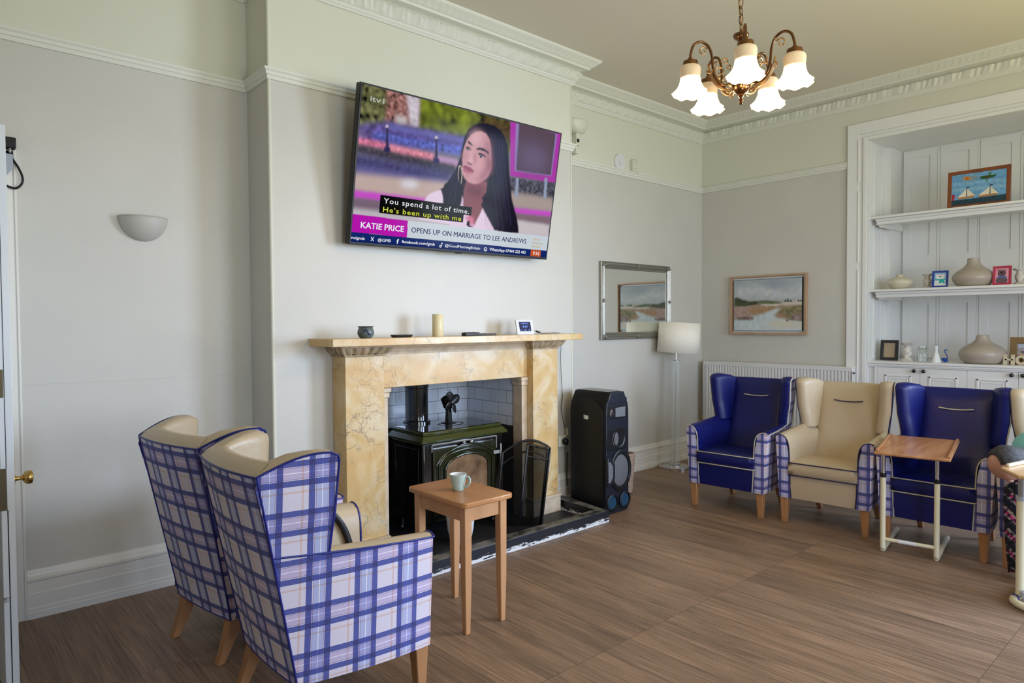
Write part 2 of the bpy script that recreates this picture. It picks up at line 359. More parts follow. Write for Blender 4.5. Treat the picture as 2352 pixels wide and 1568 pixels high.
def attr_mat(name, emit=0, rough=.5):
    m, nt, b = new_mat(name)
    a = N(nt, 'ShaderNodeVertexColor', layer_name='Col')
    if emit:
        nt.links.new(a.outputs[0], b.inputs['Emission Color']); b.inputs['Emission Strength'].default_value = emit
        b.inputs['Base Color'].default_value = (.0008, .0008, .0008, 1)
    else:
        nt.links.new(a.outputs[0], b.inputs['Base Color'])
    b.inputs['Roughness'].default_value = rough
    if emit: b.inputs['IOR'].default_value = 1.10
    return m
attr_mat('screen_picture', .92, .12); attr_mat('painted_canvas', 0, .6); attr_mat('printed_card', 0, .3)
def ink(name, col, e):
    m, nt, b = new_mat(name); b.inputs['Base Color'].default_value = (*[c*.02 for c in col], 1)
    b.inputs['Emission Color'].default_value = (*col, 1); b.inputs['Emission Strength'].default_value = e; b.inputs['Roughness'].default_value = .4; b.inputs['Specular IOR Level'].default_value = .02
ink('ink_white', (.85, .87, .92), .92); ink('ink_yellow', (.75, .80, .06), .9); ink('ink_navy', (.008, .025, .11), .9); ink('ink_gold', (.62, .42, .12), .9); ink('ink_pale', (.5, .52, .46), .9)
MATS['tag_white'] = plain('tag_white', (.7, .7, .7), .6)

# ------------------------------------------------------------------ mesh helpers
class MB:
    def __init__(s): s.v = []; s.f = []; s.m = []; s.uv = []
    def add(s, vs, fs, mi=0, uvs=None):
        o = len(s.v); s.v += [tuple(v) for v in vs]
        for k, f in enumerate(fs):
            s.f.append([o+i for i in f]); s.m.append(mi if isinstance(mi, int) else mi[k]); s.uv.append(uvs[k] if uvs else None)
    def box(s, x0, x1, y0, y1, z0, z1, mi=0):
        vs = [(x, y, z) for z in (z0, z1) for y in (y0, y1) for x in (x0, x1)]
        s.add(vs, [(0, 2, 3, 1), (4, 5, 7, 6), (0, 1, 5, 4), (2, 6, 7, 3), (0, 4, 6, 2), (1, 3, 7, 5)], mi)
    def hexa(s, bot, top, mi=0):   # two 4-point loops (ccw from above)
        s.add(list(bot)+list(top), [(3, 2, 1, 0), (4, 5, 6, 7), (0, 1, 5, 4), (1, 2, 6, 5), (2, 3, 7, 6), (3, 0, 4, 7)], mi)
    def grid(s, rows, mi=0, closed_u=False, closed_v=False, uvs=None, flip=False):
        # rows: list of equal-length point lists
        R = len(rows); C = len(rows[0]); vs = [p for r in rows for p in r]; fs = []; us = []
        for i in range(R-(0 if closed_v else 1)):
            for j in range(C-(0 if closed_u else 1)):
                a, b, c, d = i*C+j, i*C+(j+1) % C, ((i+1) % R)*C+(j+1) % C, ((i+1) % R)*C+j
                f = (a, b, c, d)
                if flip: f = f[::-1]
                fs.append(f)
                if uvs:
                    g = [uvs[i][j], uvs[i][(j+1) % C], uvs[(i+1) % R][(j+1) % C], uvs[(i+1) % R][j]]
                    us.append(g[::-1] if flip else g)
        s.add(vs, fs, mi, us if uvs else None)
    def lathe(s, prof, c=(0, 0, 0), n=32, mi=0, cap=True, sx=1, sy=1, wob=None):
        rows = []
        for (r, z) in prof:
            rows.append([(c[0]+sx*r*math.cos(2*PI*k/n), c[1]+sy*r*math.sin(2*PI*k/n), c[2]+z) for k in range(n)])
        if prof[0][1] > prof[-1][1]: s.grid(rows, mi, closed_u=True, flip=True)
        else: s.grid(rows, mi, closed_u=True)
        if cap:
            o = len(s.v)-n*len(prof)
            s.f.append([o+k for k in range(n)][::-1]); s.m.append(mi); s.uv.append(None)
            o = len(s.v)-n; s.f.append([o+k for k in range(n)]); s.m.append(mi); s.uv.append(None)
    def tube(s, pts, r, n=8, mi=0, closed=False, cap=True, flat=None):
        P = [Vector(p) for p in pts]; L = len(P); rows = []; up = None
        for i in range(L):
            a = P[(i-1) % L] if (closed or i > 0) else P[i]; b = P[(i+1) % L] if (closed or i < L-1) else P[i]
            t = (b-a).normalized()
            if up is None:
                up = Vector((0, 0, 1)) if abs(t.z) < .9 else Vector((1, 0, 0))
            x = t.cross(up).normalized(); up = x.cross(t).normalized()
            rr = r[i] if isinstance(r, (list, tuple)) else r
            fl = flat if flat else 1
            rows.append([tuple(P[i]+(x*math.cos(2*PI*k/n)+up*math.sin(2*PI*k/n)*fl)*rr) for k in range(n)])
        s.grid(rows, mi, closed_u=True, closed_v=closed)
        if cap and not closed:
            o = len(s.v)-n*L; s.f.append([o+k for k in range(n)][::-1]); s.m.append(mi); s.uv.append(None)
            o = len(s.v)-n; s.f.append([o+k for k in range(n)]); s.m.append(mi); s.uv.append(None)
    def prism(s, poly, d0, d1, axis='y', mi=0):
        # poly in the plane perpendicular to axis, extruded from d0 to d1
        def P(a, b, d): return {'y': (a, d, b), 'x': (d, a, b), 'z': (a, b, d)}[axis]
        n = len(poly); vs = [P(a, b, d0) for a, b in poly]+[P(a, b, d1) for a, b in poly]
        fs = [tuple(range(n)), tuple(range(2*n-1, n-1, -1))]+[(i, n+i, n+(i+1) % n, (i+1) % n) for i in range(n)]
        s.add(vs, fs, mi)
    def ball(s, c, rx, ry=None, rz=None, n=20, m=12, mi=0):
        ry = ry or rx; rz = rz or rx
        rows = [[(c[0]+rx*math.sin(PI*i/m)*math.cos(2*PI*k/n), c[1]+ry*math.sin(PI*i/m)*math.sin(2*PI*k/n), c[2]-rz*math.cos(PI*i/m)) for k in range(n)] for i in range(m+1)]
        s.grid(rows, mi, closed_u=True)
    def build(s, name, mats, parent=None, smooth=40, bevel=0, bseg=2, subsurf=0, fixn=True, loc=None):
        me = bpy.data.meshes.new(name); me.from_pydata(s.v, [], s.f)
        if isinstance(mats, str): mats = [mats]
        for q in mats: me.materials.append(MATS[q])
        for p, mi in zip(me.polygons, s.m): p.material_index = mi
        if any(u is not None for u in s.uv):
            ul = me.uv_layers.new(name='UVMap')
            for p, u in zip(me.polygons, s.uv):
                if u is not None:
                    for li, c in zip(p.loop_indices, u): ul.data[li].uv = c
        bm = bmesh.new(); bm.from_mesh(me)
        bmesh.ops.remove_doubles(bm, verts=bm.verts, dist=1e-5)
        if fixn: bmesh.ops.recalc_face_normals(bm, faces=bm.faces)
        bm.to_mesh(me); bm.free()
        if smooth:
            me.shade_smooth()
            me.set_sharp_from_angle(angle=math.radians(smooth))
        o = bpy.data.objects.new(name, me); COL.objects.link(o)
        if parent: o.parent = parent
        if loc: o.location = loc
        if bevel:
            b = o.modifiers.new('bevel', 'BEVEL'); b.width = bevel; b.segments = bseg; b.limit_method = 'ANGLE'; b.angle_limit = math.radians(35)
            b.harden_normals = False
        if subsurf:
            q = o.modifiers.new('sub', 'SUBSURF'); q.levels = subsurf; q.render_levels = subsurf
        return o
def box_part(name, mat, parent, *a, bevel=.002, **k):
    b = MB(); b.box(*a); return b.build(name, mat, parent, bevel=bevel, **k)
def tag(o, label, cat, group=None):
    o['label'] = label; o['category'] = cat
    if group: o['group'] = group
    return o
def thing(name, label, cat, loc=(0, 0, 0), rz=0, group=None):
    o = bpy.data.objects.new(name, None); COL.objects.link(o); o.empty_display_size = .1
    o.location = loc; o.rotation_euler = (0, 0, rz); return tag(o, label, cat, group)
def struct(o): o['kind'] = 'structure'; return o
def copy_tree(o, parent=None):
    c = o.copy(); COL.objects.link(c); c.parent = parent
    for ch in [q for q in bpy.data.objects if q.parent == o]: copy_tree(ch, c)
    return c
def smooth_path(pts, n=8, closed=False):
    P = [Vector(p) for p in pts]; out = []; L = len(P)
    for i in range(L if closed else L-1):
        p0 = P[(i-1) % L] if (closed or i > 0) else P[i]; p1 = P[i]; p2 = P[(i+1) % L]; p3 = P[(i+2) % L] if (closed or i < L-2) else p2
        for k in range(n):
            t = k/n
            out.append(.5*((2*p1)+(-p0+p2)*t+(2*p0-5*p1+4*p2-p3)*t*t+(-p0+3*p1-3*p2+p3)*t**3))
    if not closed: out.append(P[-1])
    return [tuple(p) for p in out]
def text_obj(name, s, mat, parent, origin, xdir, updir, width=None, height=.05, bold=0.0, extrude=.0004, spacing=1.0, shear=0):
    fat = bold if 'M' in s else 0
    if fat: bold = 0
    cu = bpy.data.curves.new('t', 'FONT'); cu.body = s; cu.size = 1; cu.extrude = 0; cu.offset = bold; cu.space_character = spacing; cu.shear = shear; cu.resolution_u = 2
    ob = bpy.data.objects.new('t', cu); COL.objects.link(ob)
    bpy.context.view_layer.update()
    dg = bpy.context.evaluated_depsgraph_get(); me = bpy.data.meshes.new_from_object(ob.evaluated_get(dg))
    bpy.data.objects.remove(ob)
    xs = [v.co.x for v in me.vertices]; x0, x1 = min(xs), max(xs)
    capH = .729
    sy = height/capH; sx = (width/(x1-x0)) if width else sy
    X = Vector(xdir).normalized(); U = Vector(updir).normalized(); Nn = X.cross(U); O = Vector(origin)
    for v in me.vertices:
        v.co = O+X*((v.co.x-x0)*sx)+U*(v.co.y*sy)+Nn*extrude
    if fat:
        bm = bmesh.new(); bm.from_mesh(me); g0 = list(bm.verts)+list(bm.edges)+list(bm.faces)
        for q in (1, 2):
            d = bmesh.ops.duplicate(bm, geom=g0)['geom']
            for v in d:
                if isinstance(v, bmesh.types.BMVert): v.co += X*(fat*sy*q)+Nn*(.00005*q)
        bm.to_mesh(me); bm.free()
    me.materials.clear(); me.materials.append(MATS[mat]); me.name = name
    o = bpy.data.objects.new(name, me); COL.objects.link(o); o.parent = parent
    return o

# ------------------------------------------------------------------ room shell
YA, YB, XR = 4.22, 3.89, 6.66          # alcove wall, chimney breast, right wall
BL, BR = 1.609, 4.178                  # breast edges
CZ = 3.665                             # ceiling
XL, YRear = -1.7, -2.6
b = MB(); b.box(XL, XR+.8, YRear, YA+.8, -.05, 0); struct(b.build('floor', 'floor_planks', smooth=0))
b = MB(); b.box(XL, XR+.8, YRear, YA+.3, CZ, CZ+.05); struct(b.build('ceiling', 'ceiling_paint', smooth=0))
RZ = 2.945                             # paint changes behind the picture rail
b = MB()
def wallseg(x0, x1, y0, y1, z0=0, z1=CZ):
    if z0 < RZ: b.box(x0, x1, y0, y1, z0, min(RZ, z1), 0)
    if z1 > RZ: b.box(x0, x1, y0, y1, max(RZ, z0), z1, 1)
wallseg(.385, BL, YA, YA+.12)                       # left alcove
wallseg(-.55, .385, YA, YA+.12, 2.33)               # over the doorway
wallseg(XL, -.55, YA, YA+.12)
wallseg(BR, XR, YA, YA+.12)                         # right alcove
# breast with the fireplace opening
wallseg(BL, 2.30, YB, YA+.12); wallseg(3.53, BR, YB, YA+.12); wallseg(2.30, 3.53, YB, YB+.14, 1.12)
struct(b.build('wall_fireplace', ['wall_paint', 'upper_paint'], smooth=0))
b = MB()                                            # tiled firebox
def quad_uv(p, uv): b.add(p, [(0, 1, 2, 3)], 0, [uv])
FX0, FX1, FY1 = 2.31, 3.512, 4.47
ZS = .70
def fb(p, q, u0):
    L_ = math.dist(p, q)
    b.add([(*p, ZS), (*q, ZS), (*q, 1.5), (*p, 1.5)], [(0, 1, 2, 3)], 0, [[(u0, .03), (u0+L_, .03), (u0+L_, .83), (u0, .83)]])
    b.add([(*p, 0), (*q, 0), (*q, ZS), (*p, ZS)], [(0, 1, 2, 3)], 1)
fb((FX0, FY1), (FX1, FY1), 0); fb((FX1, FY1), (FX1, 3.9), FX1-FX0); fb((FX0, 3.9), (FX0, FY1), .05)
b.add([(FX0, 3.9, 1.5), (FX0, FY1, 1.5), (FX1, FY1, 1.5), (FX1, 3.9, 1.5)], [(0, 1, 2, 3)], 1)
struct(b.build('wall_firebox', ['blue_white_tile', 'dark_lining'], smooth=0, fixn=False))

# right wall with shelf recess and window opening
RY0, RY1, RTOP = .20, 2.467, 3.16
b = MB()
def rseg(y0, y1, z0=0, z1=CZ):
    if z0 < RZ: b.box(XR, XR+.12, y0, y1, z0, min(RZ, z1), 0)
    if z1 > RZ: b.box(XR, XR+.12, y0, y1, max(RZ, z0), z1, 1)
rseg(RY1, YA+.12); rseg(RY0, RY1, RTOP+.002); rseg(-.45, RY0); rseg(-2.25, -.45, 0, .6); rseg(-2.25, -.45, 2.9, CZ); rseg(YRear, -2.25)
struct(b.build('wall_right', ['wall_paint', 'upper_paint'], smooth=0))
b = MB()
b.box(XL, .1, YRear-.12, YRear, 0, CZ, 0); b.box(1.7, 3.3, YRear-.12, YRear, 0, CZ); b.box(5.1, XR+.12, YRear-.12, YRear, 0, CZ)
for x0, x1 in ((.1, 1.7), (3.3, 5.1)): b.box(x0, x1, YRear-.12, YRear, 0, .6); b.box(x0, x1, YRear-.12, YRear, 2.9, CZ)
struct(b.build('wall_rear', 'wall_paint', smooth=0))
b = MB(); b.box(XL-.12, XL, YRear-.12, YA+.8, 0, CZ); struct(b.build('wall_left', 'wall_paint', smooth=0))
b = MB(); b.box(-.9, .6, YA+.74, YA+.8, 0, 2.6); b.box(.45, .6, YA+.12, YA+.74, 0, 2.6); b.box(-.9, -.75, YA+.12, YA+.74, 0, 2.6); b.box(-.9, .6, YA+.12, YA+.8, 2.6, 2.65)
struct(b.build('wall_hall', 'hall_paint', smooth=0))
def window(name, side):
    b = MB()
    if side == 'r':
        y0, y1 = -2.25, -.45
        for y in (y0, y1-.06, (y0+y1)/2-.03): b.box(XR+.02, XR+.08, y, y+.06, .6, 2.9)
        for z in (.6, 1.72, 2.84): b.box(XR+.02, XR+.08, y0, y1, z, z+.06)
    else:
        x0, x1 = side
        for x in (x0, x1-.06, (x0+x1)/2-.03): b.box(x, x+.06, YRear-.09, YRear-.03, .6, 2.9)
        for z in (.6, 1.72, 2.84): b.box(x0, x1, YRear-.09, YRear-.03, z, z+.06)
    struct(b.build(name, 'gloss_white', smooth=0))
window('window_1', 'r'); window('window_2', (3.3, 5.1)); window('window_3', (.1, 1.7))

# mitred sweeps along the walls
def sweep(path, prof, step=None, mod=None, closed_prof=True, mi=0, bld=None):
    """path: 2-D wall line, room on the right-hand side; prof: (proud, z)"""
    P = [Vector(p) for p in path]; n = len(P)
    nrm = []
    for i in range(n-1):
        t = (P[i+1]-P[i]).normalized(); nrm.append(Vector((t.y, -t.x)))
    mit = []
    for i in range(n):
        if i == 0: mit.append(nrm[0])
        elif i == n-1: mit.append(nrm[-1])
        else:
            m = nrm[i-1]+nrm[i]; mit.append(m/(m.dot(nrm[i])))
    bld = bld or MB(); s0 = 0
    for i in range(n-1):
        L = (P[i+1]-P[i]).length; k = max(1, int(L/step)) if step else 1; rows = []
        for j in range(k+1):
            t = j/k; base = P[i].lerp(P[i+1], t); m = mit[i].lerp(mit[i+1], t)
            row = []
            for q, (p, z) in enumerate(prof):
                dp = mod(q, s0+t*L)*min(1, t*L/.03, (1-t)*L/.03) if mod else 0
                row.append((base.x+m.x*p+nrm[i].x*dp, base.y+m.y*p+nrm[i].y*dp, z))
            rows.append(row)
        bld.grid(rows, mi, closed_u=closed_prof)
        if i == 0: bld.add(rows[0], [tuple(range(len(prof)))], mi)
        if i == n-2: bld.add(rows[-1], [tuple(range(len(prof)))], mi)
        s0 += L
    o1 = len(bld.v)
    return bld
full = [(-.55, YA), (BL, YA), (BL, YB), (BR, YB), (BR, YA), (XR, YA), (XR, YRear)]
rail = [(0, 2.925), (.012, 2.925), (.016, 2.935), (.014, 2.945), (.022, 2.95), (.024, 2.965), (.034, 2.975), (.036, 2.985), (0, 2.99)]
b = sweep([(-.55, YA), (BL, YA), (BL, YB), (BR, YB), (BR, YA), (XR, YA), (XR, 2.645)], rail); struct(b.build('trim_1', 'plaster_white', smooth=30))
# cornice
rnd = [random.random() for _ in range(4000)]
def cmod(q, s):
    if 6 <= q <= 8:       # acanthus frieze
        t = s/.135; f = t-math.floor(t); i = int(s/.012)
        return (.005*math.sin(f*2*PI*3)*(1 if f < .7 else .2)+.007*rnd[(i*3+q) % 4000]+.004*math.cos(2*PI*f))*(1.0 if q != 8 else 1.4)
    if 14 <= q <= 15:     # egg and dart
        return -.012*(abs(math.sin(PI*s/.052))**.6)+.006
    return 0
corn = [(0, 3.468), (.012, 3.468), (.016, 3.48), (.024, 3.486), (.026, 3.498), (.034, 3.504), (.040, 3.512), (.052, 3.535), (.074, 3.560), (.060, 3.572), (.050, 3.580),
        (.112, 3.592), (.118, 3.606), (.128, 3.610), (.140, 3.618), (.166, 3.640), (.176, 3.646), (.184, 3.658), (.186, CZ), (0, CZ)]
b = sweep(full, corn, step=.012, mod=cmod); struct(b.build('trim_2', 'plaster_white', smooth=35))
# skirting boards
sk = [(0, 0), (.034, 0), (.034, .032), (.030, .036), (.030, .050), (.022, .056), (.022, .125), (.018, .130), (.018, .185), (.024, .192), (.024, .205), (.014, .215), (.012, .228), (.008, .234), (.006, .245), (0, .245)]
struct(sweep([(.437, YA), (BL, YA), (BL, YB), (1.985, YB)], sk).build('baseboard_left', 'gloss_white', smooth=30))
struct(sweep([(3.83, YB), (BR, YB), (BR, YA), (XR, YA), (XR, 2.64)], sk).build('baseboard_right', 'gloss_white', smooth=30))
# staff beads on the breast corners, wall-lining joint
b = MB(); b.tube([(BL+.002, YB+.002, .245), (BL+.002, YB+.002, 3.47)], .011, 10); b.tube([(BR-.002, YB+.002, .245), (BR-.002, YB+.002, 3.47)], .008, 10)
struct(b.build('trim_3', 'upper_paint', smooth=60))
b = MB(); b.box(.437, BL, YA-.0025, YA, 1.198, 1.202); b.box(BL, 1.985, YB-.0025, YB, 1.198, 1.202); b.box(BR, XR, YA-.002, YA, 1.198, 1.201)
struct(b.build('trim_4', 'wall_paint', smooth=0))
# doorway casing
b = MB()
cas = [(.372, .435)]
b.box(.385, .435, YA-.030, YA, 0, 2.375); b.box(.372, .400, YA-.044, YA, 0, 2.345); b.box(.425, .437, YA-.036, YA, 0, 2.378)
b.box(-.60, .437, YA-.03, YA, 2.33, 2.378); b.box(-.60, -.55, YA-.03, YA, 0, 2.33)
b.box(.345, .385, YA-.02, YA+.12, 0, 2.33)
struct(b.build('trim_5', 'gloss_white', bevel=.003))
# open door, seen on its lock edge
D = MB(); D.box(.268, .313, 3.30, 4.16, .012, 2.286)
dr = struct(D.build('door_1', 'worn_white_paint', bevel=.002))
b = MB(); b.box(.266, .268, 3.33, 4.1, .05, 2.2)
b = MB(); b.box(.262, .2875, 3.296, 3.3005, .775, .94); b.build('lock_plate', 'dark_brass', dr, bevel=.001)
b = MB(); b.box(.262, .284, 3.296, 3.3005, 1.22, 1.33); b.build('latch_plate', 'dark_brass', dr, bevel=.001)
b = MB(); b.box(.287, .2905, 3.2985, 3.3005, .02, .775); b.box(.2865, .2885, 3.2985, 3.3005, .94, 2.20); b.build('edge_groove', 'black_gap', dr, smooth=0)
kb = MB()
prof = [(.004, 0), (.024, .0), (.024, .004), (.010, .008), (.008, .022), (.010, .030), (.016, .033), (.025, .040), (.028, .052), (.026, .062), (.018, .066), (.004, .067)]
rows = [[(.313+z, 3.352+r*math.cos(2*PI*k/24), .886+r*math.sin(2*PI*k/24)) for k in range(24)] for r, z in prof]
kb.grid(rows, closed_u=True); kb.build('door_knob', 'brass', dr, smooth=50)
# door closer bracket, cable and contact box on the casing head
t = thing('door_closer', 'grey door closer bracket at top of white doorway casing', 'door closer', (.40, 4.16, 2.29))
b = MB(); b.prism([(-.03, .055), (.018, .052), (.018, -.012), (-.012, -.055), (-.03, -.055)], -.045, .012, 'y'); b.build('housing', 'grey_plastic', t, bevel=.003)
b = MB(); b.lathe([(.012, .055), (.012, .07)], (-.018, -.02, 0), 12); b.build('dial', 'black_plastic', t)
t = thing('contact_box', 'square black box with looping cable above the doorway casing', 'junction box', (.413, 4.185, 2.409))
b = MB(); b.box(-.024, .024, -.022, .032, -.027, .027); b.build('housing', 'black_plastic', t, bevel=.004)
b = MB(); b.lathe([(.006, -.048), (.006, -.027)], (0, -.005, 0), 12); b.build('gland', 'silver_grey', t)
b = MB(); b.tube(smooth_path([(0, -.005, -.045), (.005, -.008, -.07), (.03, -.01, -.115), (.047, -.01, -.16), (.045, -.01, -.195), (.02, -.01, -.222), (-.015, -.01, -.215), (-.035, -.008, -.20)], 6), .0055, 8); b.build('cable', 'black_plastic', t)

# shelf recess: panelled lining
XBK = 7.38
b = MB()
b.box(XBK, XBK+.05, RY0-.1, RY1+.1, 0, RTOP+.1)
b.box(XR+.001, XBK, RY1-.002, RY1+.05, 0, RTOP+.1); b.box(XR, XBK, RY0-.05, RY0, 0, RTOP+.1); b.box(XR, XBK, RY0-.1, RY1+.1, RTOP+.001, RTOP+.05)
# side pilaster step and panel strips
b.box(7.08, XBK-.013, RY1-.05, RY1-.001, 1.13, RTOP)
for x in (6.80, 6.98): b.box(x, x+.012, RY1-.008, RY1, 1.15, 3.05)
# shutters on the back: stiles, seams and raised frames
def bk(y0, y1, z0, z1, d=.012): b.box(XBK-d, XBK, y0, y1, z0, z1)
y = 2.41; seams = [2.09, 1.768, 1.445, 1.12, .80, .48]
prev = 2.41
for s_ in seams+[.22]:
    a, c = prev-.012, s_+.012
    for z0, z1 in ((1.13, 1.66), (2.13, 3.08)):
        for (ya, yb) in ((c, c+.065), (a-.065, a)): bk(ya, yb, z0, z1)
    bk(c, a, 3.08, 3.15); bk(c, a, 1.66, 1.94, .012); bk(c, a, 1.94, 1.99, .008); bk(c, a, 1.99, 2.13, .012)
    prev = s_
for s_ in seams: bk(s_-.010, s_+.010, 1.13, 3.12, .018 if seams.index(s_) % 2 == 0 else .004)
struct(b.build('wall_alcove', 'joinery_white', smooth=0))
b = MB()
arch = [(0, 0)]
def archy(y0, y1, z0, z1, d): b.box(XR-d, XR, y0, y1, z0, z1)
OA = 2.642; OT = 3.325
archy(2.54, OA, 0, OT, .028); archy(2.50, 2.54, 0, OT-.102, .018); archy(RY1-.002, 2.50, 0, OT-.137, .034)
archy(RY0-.05, 2.54, OT-.102, OT, .028); archy(RY0-.05, 2.50, OT-.137, OT-.102, .018); archy(RY0, RY1-.002, RTOP-.002, OT-.137, .034)
archy(RY0-.16, RY0-.05, 0, OT, .028); archy(RY0-.05, RY0, 0, OT-.137, .034)
archy(2.532, 2.545, 0, 1.98, .036); archy(2.532, 2.545, 2.04, 2.70, .036); archy(2.532, 2.545, 2.78, 3.18, .036)
struct(b.build('trim_6', 'joinery_white', bevel=.003))

# fitted shelves
def wall_shelf(z, label):
    t = thing('wall_shelf', label, 'shelf', (0, 0, z), group='fitted shelves in the panelled recess')
    box_part('shelf_board', 'joinery_white', t, 6.675, XBK-.02, RY0, RY1, -.022, 0, bevel=.003)
    b = MB(); b.box(6.73, 6.79, RY0, RY1-.05, -.075, -.022); b.box(6.71, 6.75, RY0, RY1-.05, -.045, -.022); b.box(6.79, 7.3, RY1-.09, RY1-.05, -.09, -.022)
    b.build('bearer', 'joinery_white', t, bevel=.004)
wall_shelf(1.785, 'lower white fitted shelf holding vases and animal pictures'); wall_shelf(2.458, 'upper white fitted shelf holding the sailing boat painting')

# low cabinet under the shelves
t = thing('fitted_cabinet', 'long white fitted cabinet with panelled doors under the shelves', 'cabinet', (0, 0, 0))
box_part('carcass', 'joinery_white', t, 6.72, XBK-.02, RY0, RY1-.002, 0, 1.085, bevel=.002)
box_part('cabinet_top', 'joinery_white', t, 6.672, XBK-.02, RY0, RY1-.002, 1.103, 1.126, bevel=.004)
b = MB(); b.box(6.682, 6.74, RY0, RY1-.002, 1.085, 1.103); b.box(6.692, 6.75, RY0, RY1-.002, 1.072, 1.088); b.box(6.695, 6.72, 2.392, 2.412, .1, 1.085); b.build('moulding', 'joinery_white', t, bevel=.003)
for i in range(6):
    y1 = 2.390-i*.357; y0 = y1-.354
    b = MB(); b.box(6.70, 6.722, y0, y1, .08, 1.070)
    for k, d in ((.055, .008), (.068, -.001)):
        pass
    fy0, fy1, fz0, fz1 = y0+.068, y1-.068, .2, 1.005
    w_ = .014
    for (a0, a1, c0, c1) in ((fy0, fy1, fz1-w_, fz1), (fy0, fy1, fz0, fz0+w_), (fy0, fy0+w_, fz0, fz1), (fy1-w_, fy1, fz0, fz1)): b.box(6.693, 6.701, a0, a1, c0, c1)
    for (a0, a1, c0, c1) in ((fy0+.03, fy1-.03, fz1-.036, fz1-.03), (fy0+.03, fy0+.036, fz0+.03, fz1-.03), (fy1-.036, fy1-.03, fz0+.03, fz1-.03)): b.box(6.696, 6.701, a0, a1, c0, c1)
    d = b.build('door', 'joinery_white', t, bevel=.0015)
    ky = y0+.040 if i % 2 == 0 else y1-.033
    kb = MB(); rows = [[(6.70-z, ky+r*math.cos(2*PI*k/20), 1.048+r*math.sin(2*PI*k/20)) for k in range(20)] for r, z in [(.006, 0), (.006, .012), (.014, .016), (.0175, .022), (.016, .030), (.009, .035), (.001, .036)]]
    kb.grid(rows, closed_u=True); kb.build('knob', 'stove_black', d, smooth=60)

# ------------------------------------------------------------------ fireplace
t = thing('fireplace_surround', 'yellow marble fireplace surround with carved capitals and deep mantelshelf', 'fireplace', (0, 0, 0))
box_part('mantelshelf', 'siena_marble', t, 1.835, 3.975, 3.583, YB-.001, 1.366, 1.412, bevel=.003)
YP, YLn = 3.72, 3.783
box_part('pilaster', 'siena_marble', t, 1.985, 2.256, YP, YB-.001, .15, 1.30, bevel=.003)
box_part('pilaster', 'siena_marble', t, 3.56, 3.828, YP, YB-.001, .15, 1.30, bevel=.003)
box_part('lintel', 'siena_marble', t, 2.256, 3.56, YLn, YB-.001, 1.086, 1.305, bevel=.002)
b = MB(); b.box(1.97, 2.272, YP-.016, YB-.001, 0, .13); b.box(1.963, 2.280, YP-.024, YB-.001, .13, .15); b.build('plinth', 'pale_marble', t, bevel=.004)
b = MB(); b.box(3.545, 3.842, YP-.016, YB-.001, 0, .13); b.box(3.537, 3.850, YP-.024, YB-.001, .13, .15); b.build('plinth', 'pale_marble', t, bevel=.004)
# carved ovolo capitals
def capital(x0, x1):
    path = [(x0, YB), (x0, YP), (x1, YP), (x1, YB)] if False else [(x0, YB-.001), (x0, YP), (x1, YP), (x1, YB-.001)]
    # room is on the right of the direction of travel
    prof = [(0, 1.296), (.006, 1.296), (.009, 1.301), (.006, 1.307), (.010, 1.310), (.022, 1.318), (.034, 1.330), (.041, 1.345), (.043, 1.352), (.047, 1.354), (.047, 1.3655), (0, 1.3655)]
    def md(q, s):
        if 4 <= q <= 8:
            a = abs(math.sin(PI*s/.0458)); return -.013*(1-a)**1.0+(.003 if a > .5 else -.004)
        if q in (1, 2, 3): return -.004 if (s/.0458) % 1 < .16 else 0
        return 0
    b = sweep([(x0, YB-.001), (x0, YP), (x1, YP), (x1, YB-.001)], prof, step=.0035, mod=md)
    b.box(x0, x1, YP, YB-.001, 1.296, 1.3655)
    b.build('capital', 'carved_marble', t, smooth=50)
capital(1.985, 2.256); capital(3.56, 3.828)
b = sweep([(2.256, YLn), (3.56, YLn)], [(0, 1.300), (.004, 1.300), (.006, 1.309), (.003, 1.312), (.012, 1.322), (.02, 1.335), (.028, 1.343), (.042, 1.350), (.046, 1.3655), (0, 1.3655)])
b.build('frieze_moulding', 'pale_marble', t, smooth=30)
for xa, xb, sg in ((2.256, 2.322, 1), (3.505, 3.56, -1)):
    b = MB(); b.box(xa, xb, YLn+.004, YB+.0, 0, 1.02)
    e = .018
    b.box(xa-(e if sg < 0 else 0), xb+(e if sg > 0 else 0), YLn-.012, YB+.0, 1.055, 1.084); b.box(xa-(.009 if sg < 0 else 0), xb+(.009 if sg > 0 else 0), YLn-.004, YB+.0, 1.020, 1.055)
    b.build('slip', 'pale_marble', t, bevel=.004)
t = thing('hearth', 'black painted hearth kerb with chipped white edge around dark slab', 'hearth', (0, 0, 0))
b = MB(); b.prism([(1.94, 3.353), (3.84, 3.353), (3.84, 3.69), (3.50, 3.69), (3.50, 4.46), (2.325, 4.46), (2.325, 3.69), (1.94, 3.69)], 0, .018, 'z'); b.build('hearth_slab', 'hearth_stone', t, smooth=0)
b = MB(); b.box(1.86, 3.905, 3.262, 3.352, 0, .092); b.build('front_kerb', 'worn_black_paint', t, bevel=.005)
b = MB(); b.hexa([(3.85, 3.352, 0), (3.905, 3.352, 0), (3.99, 3.85, 0), (3.87, 3.85, 0)], [(3.85, 3.352, .090), (3.905, 3.352, .090), (3.985, 3.85, .090), (3.872, 3.85, .090)]); b.build('side_kerb', 'worn_black_paint', t, bevel=.004)
b = MB(); b.box(1.86, 1.94, 3.352, 3.69, 0, .09); b.build('side_kerb', 'worn_black_paint', t, bevel=.004)

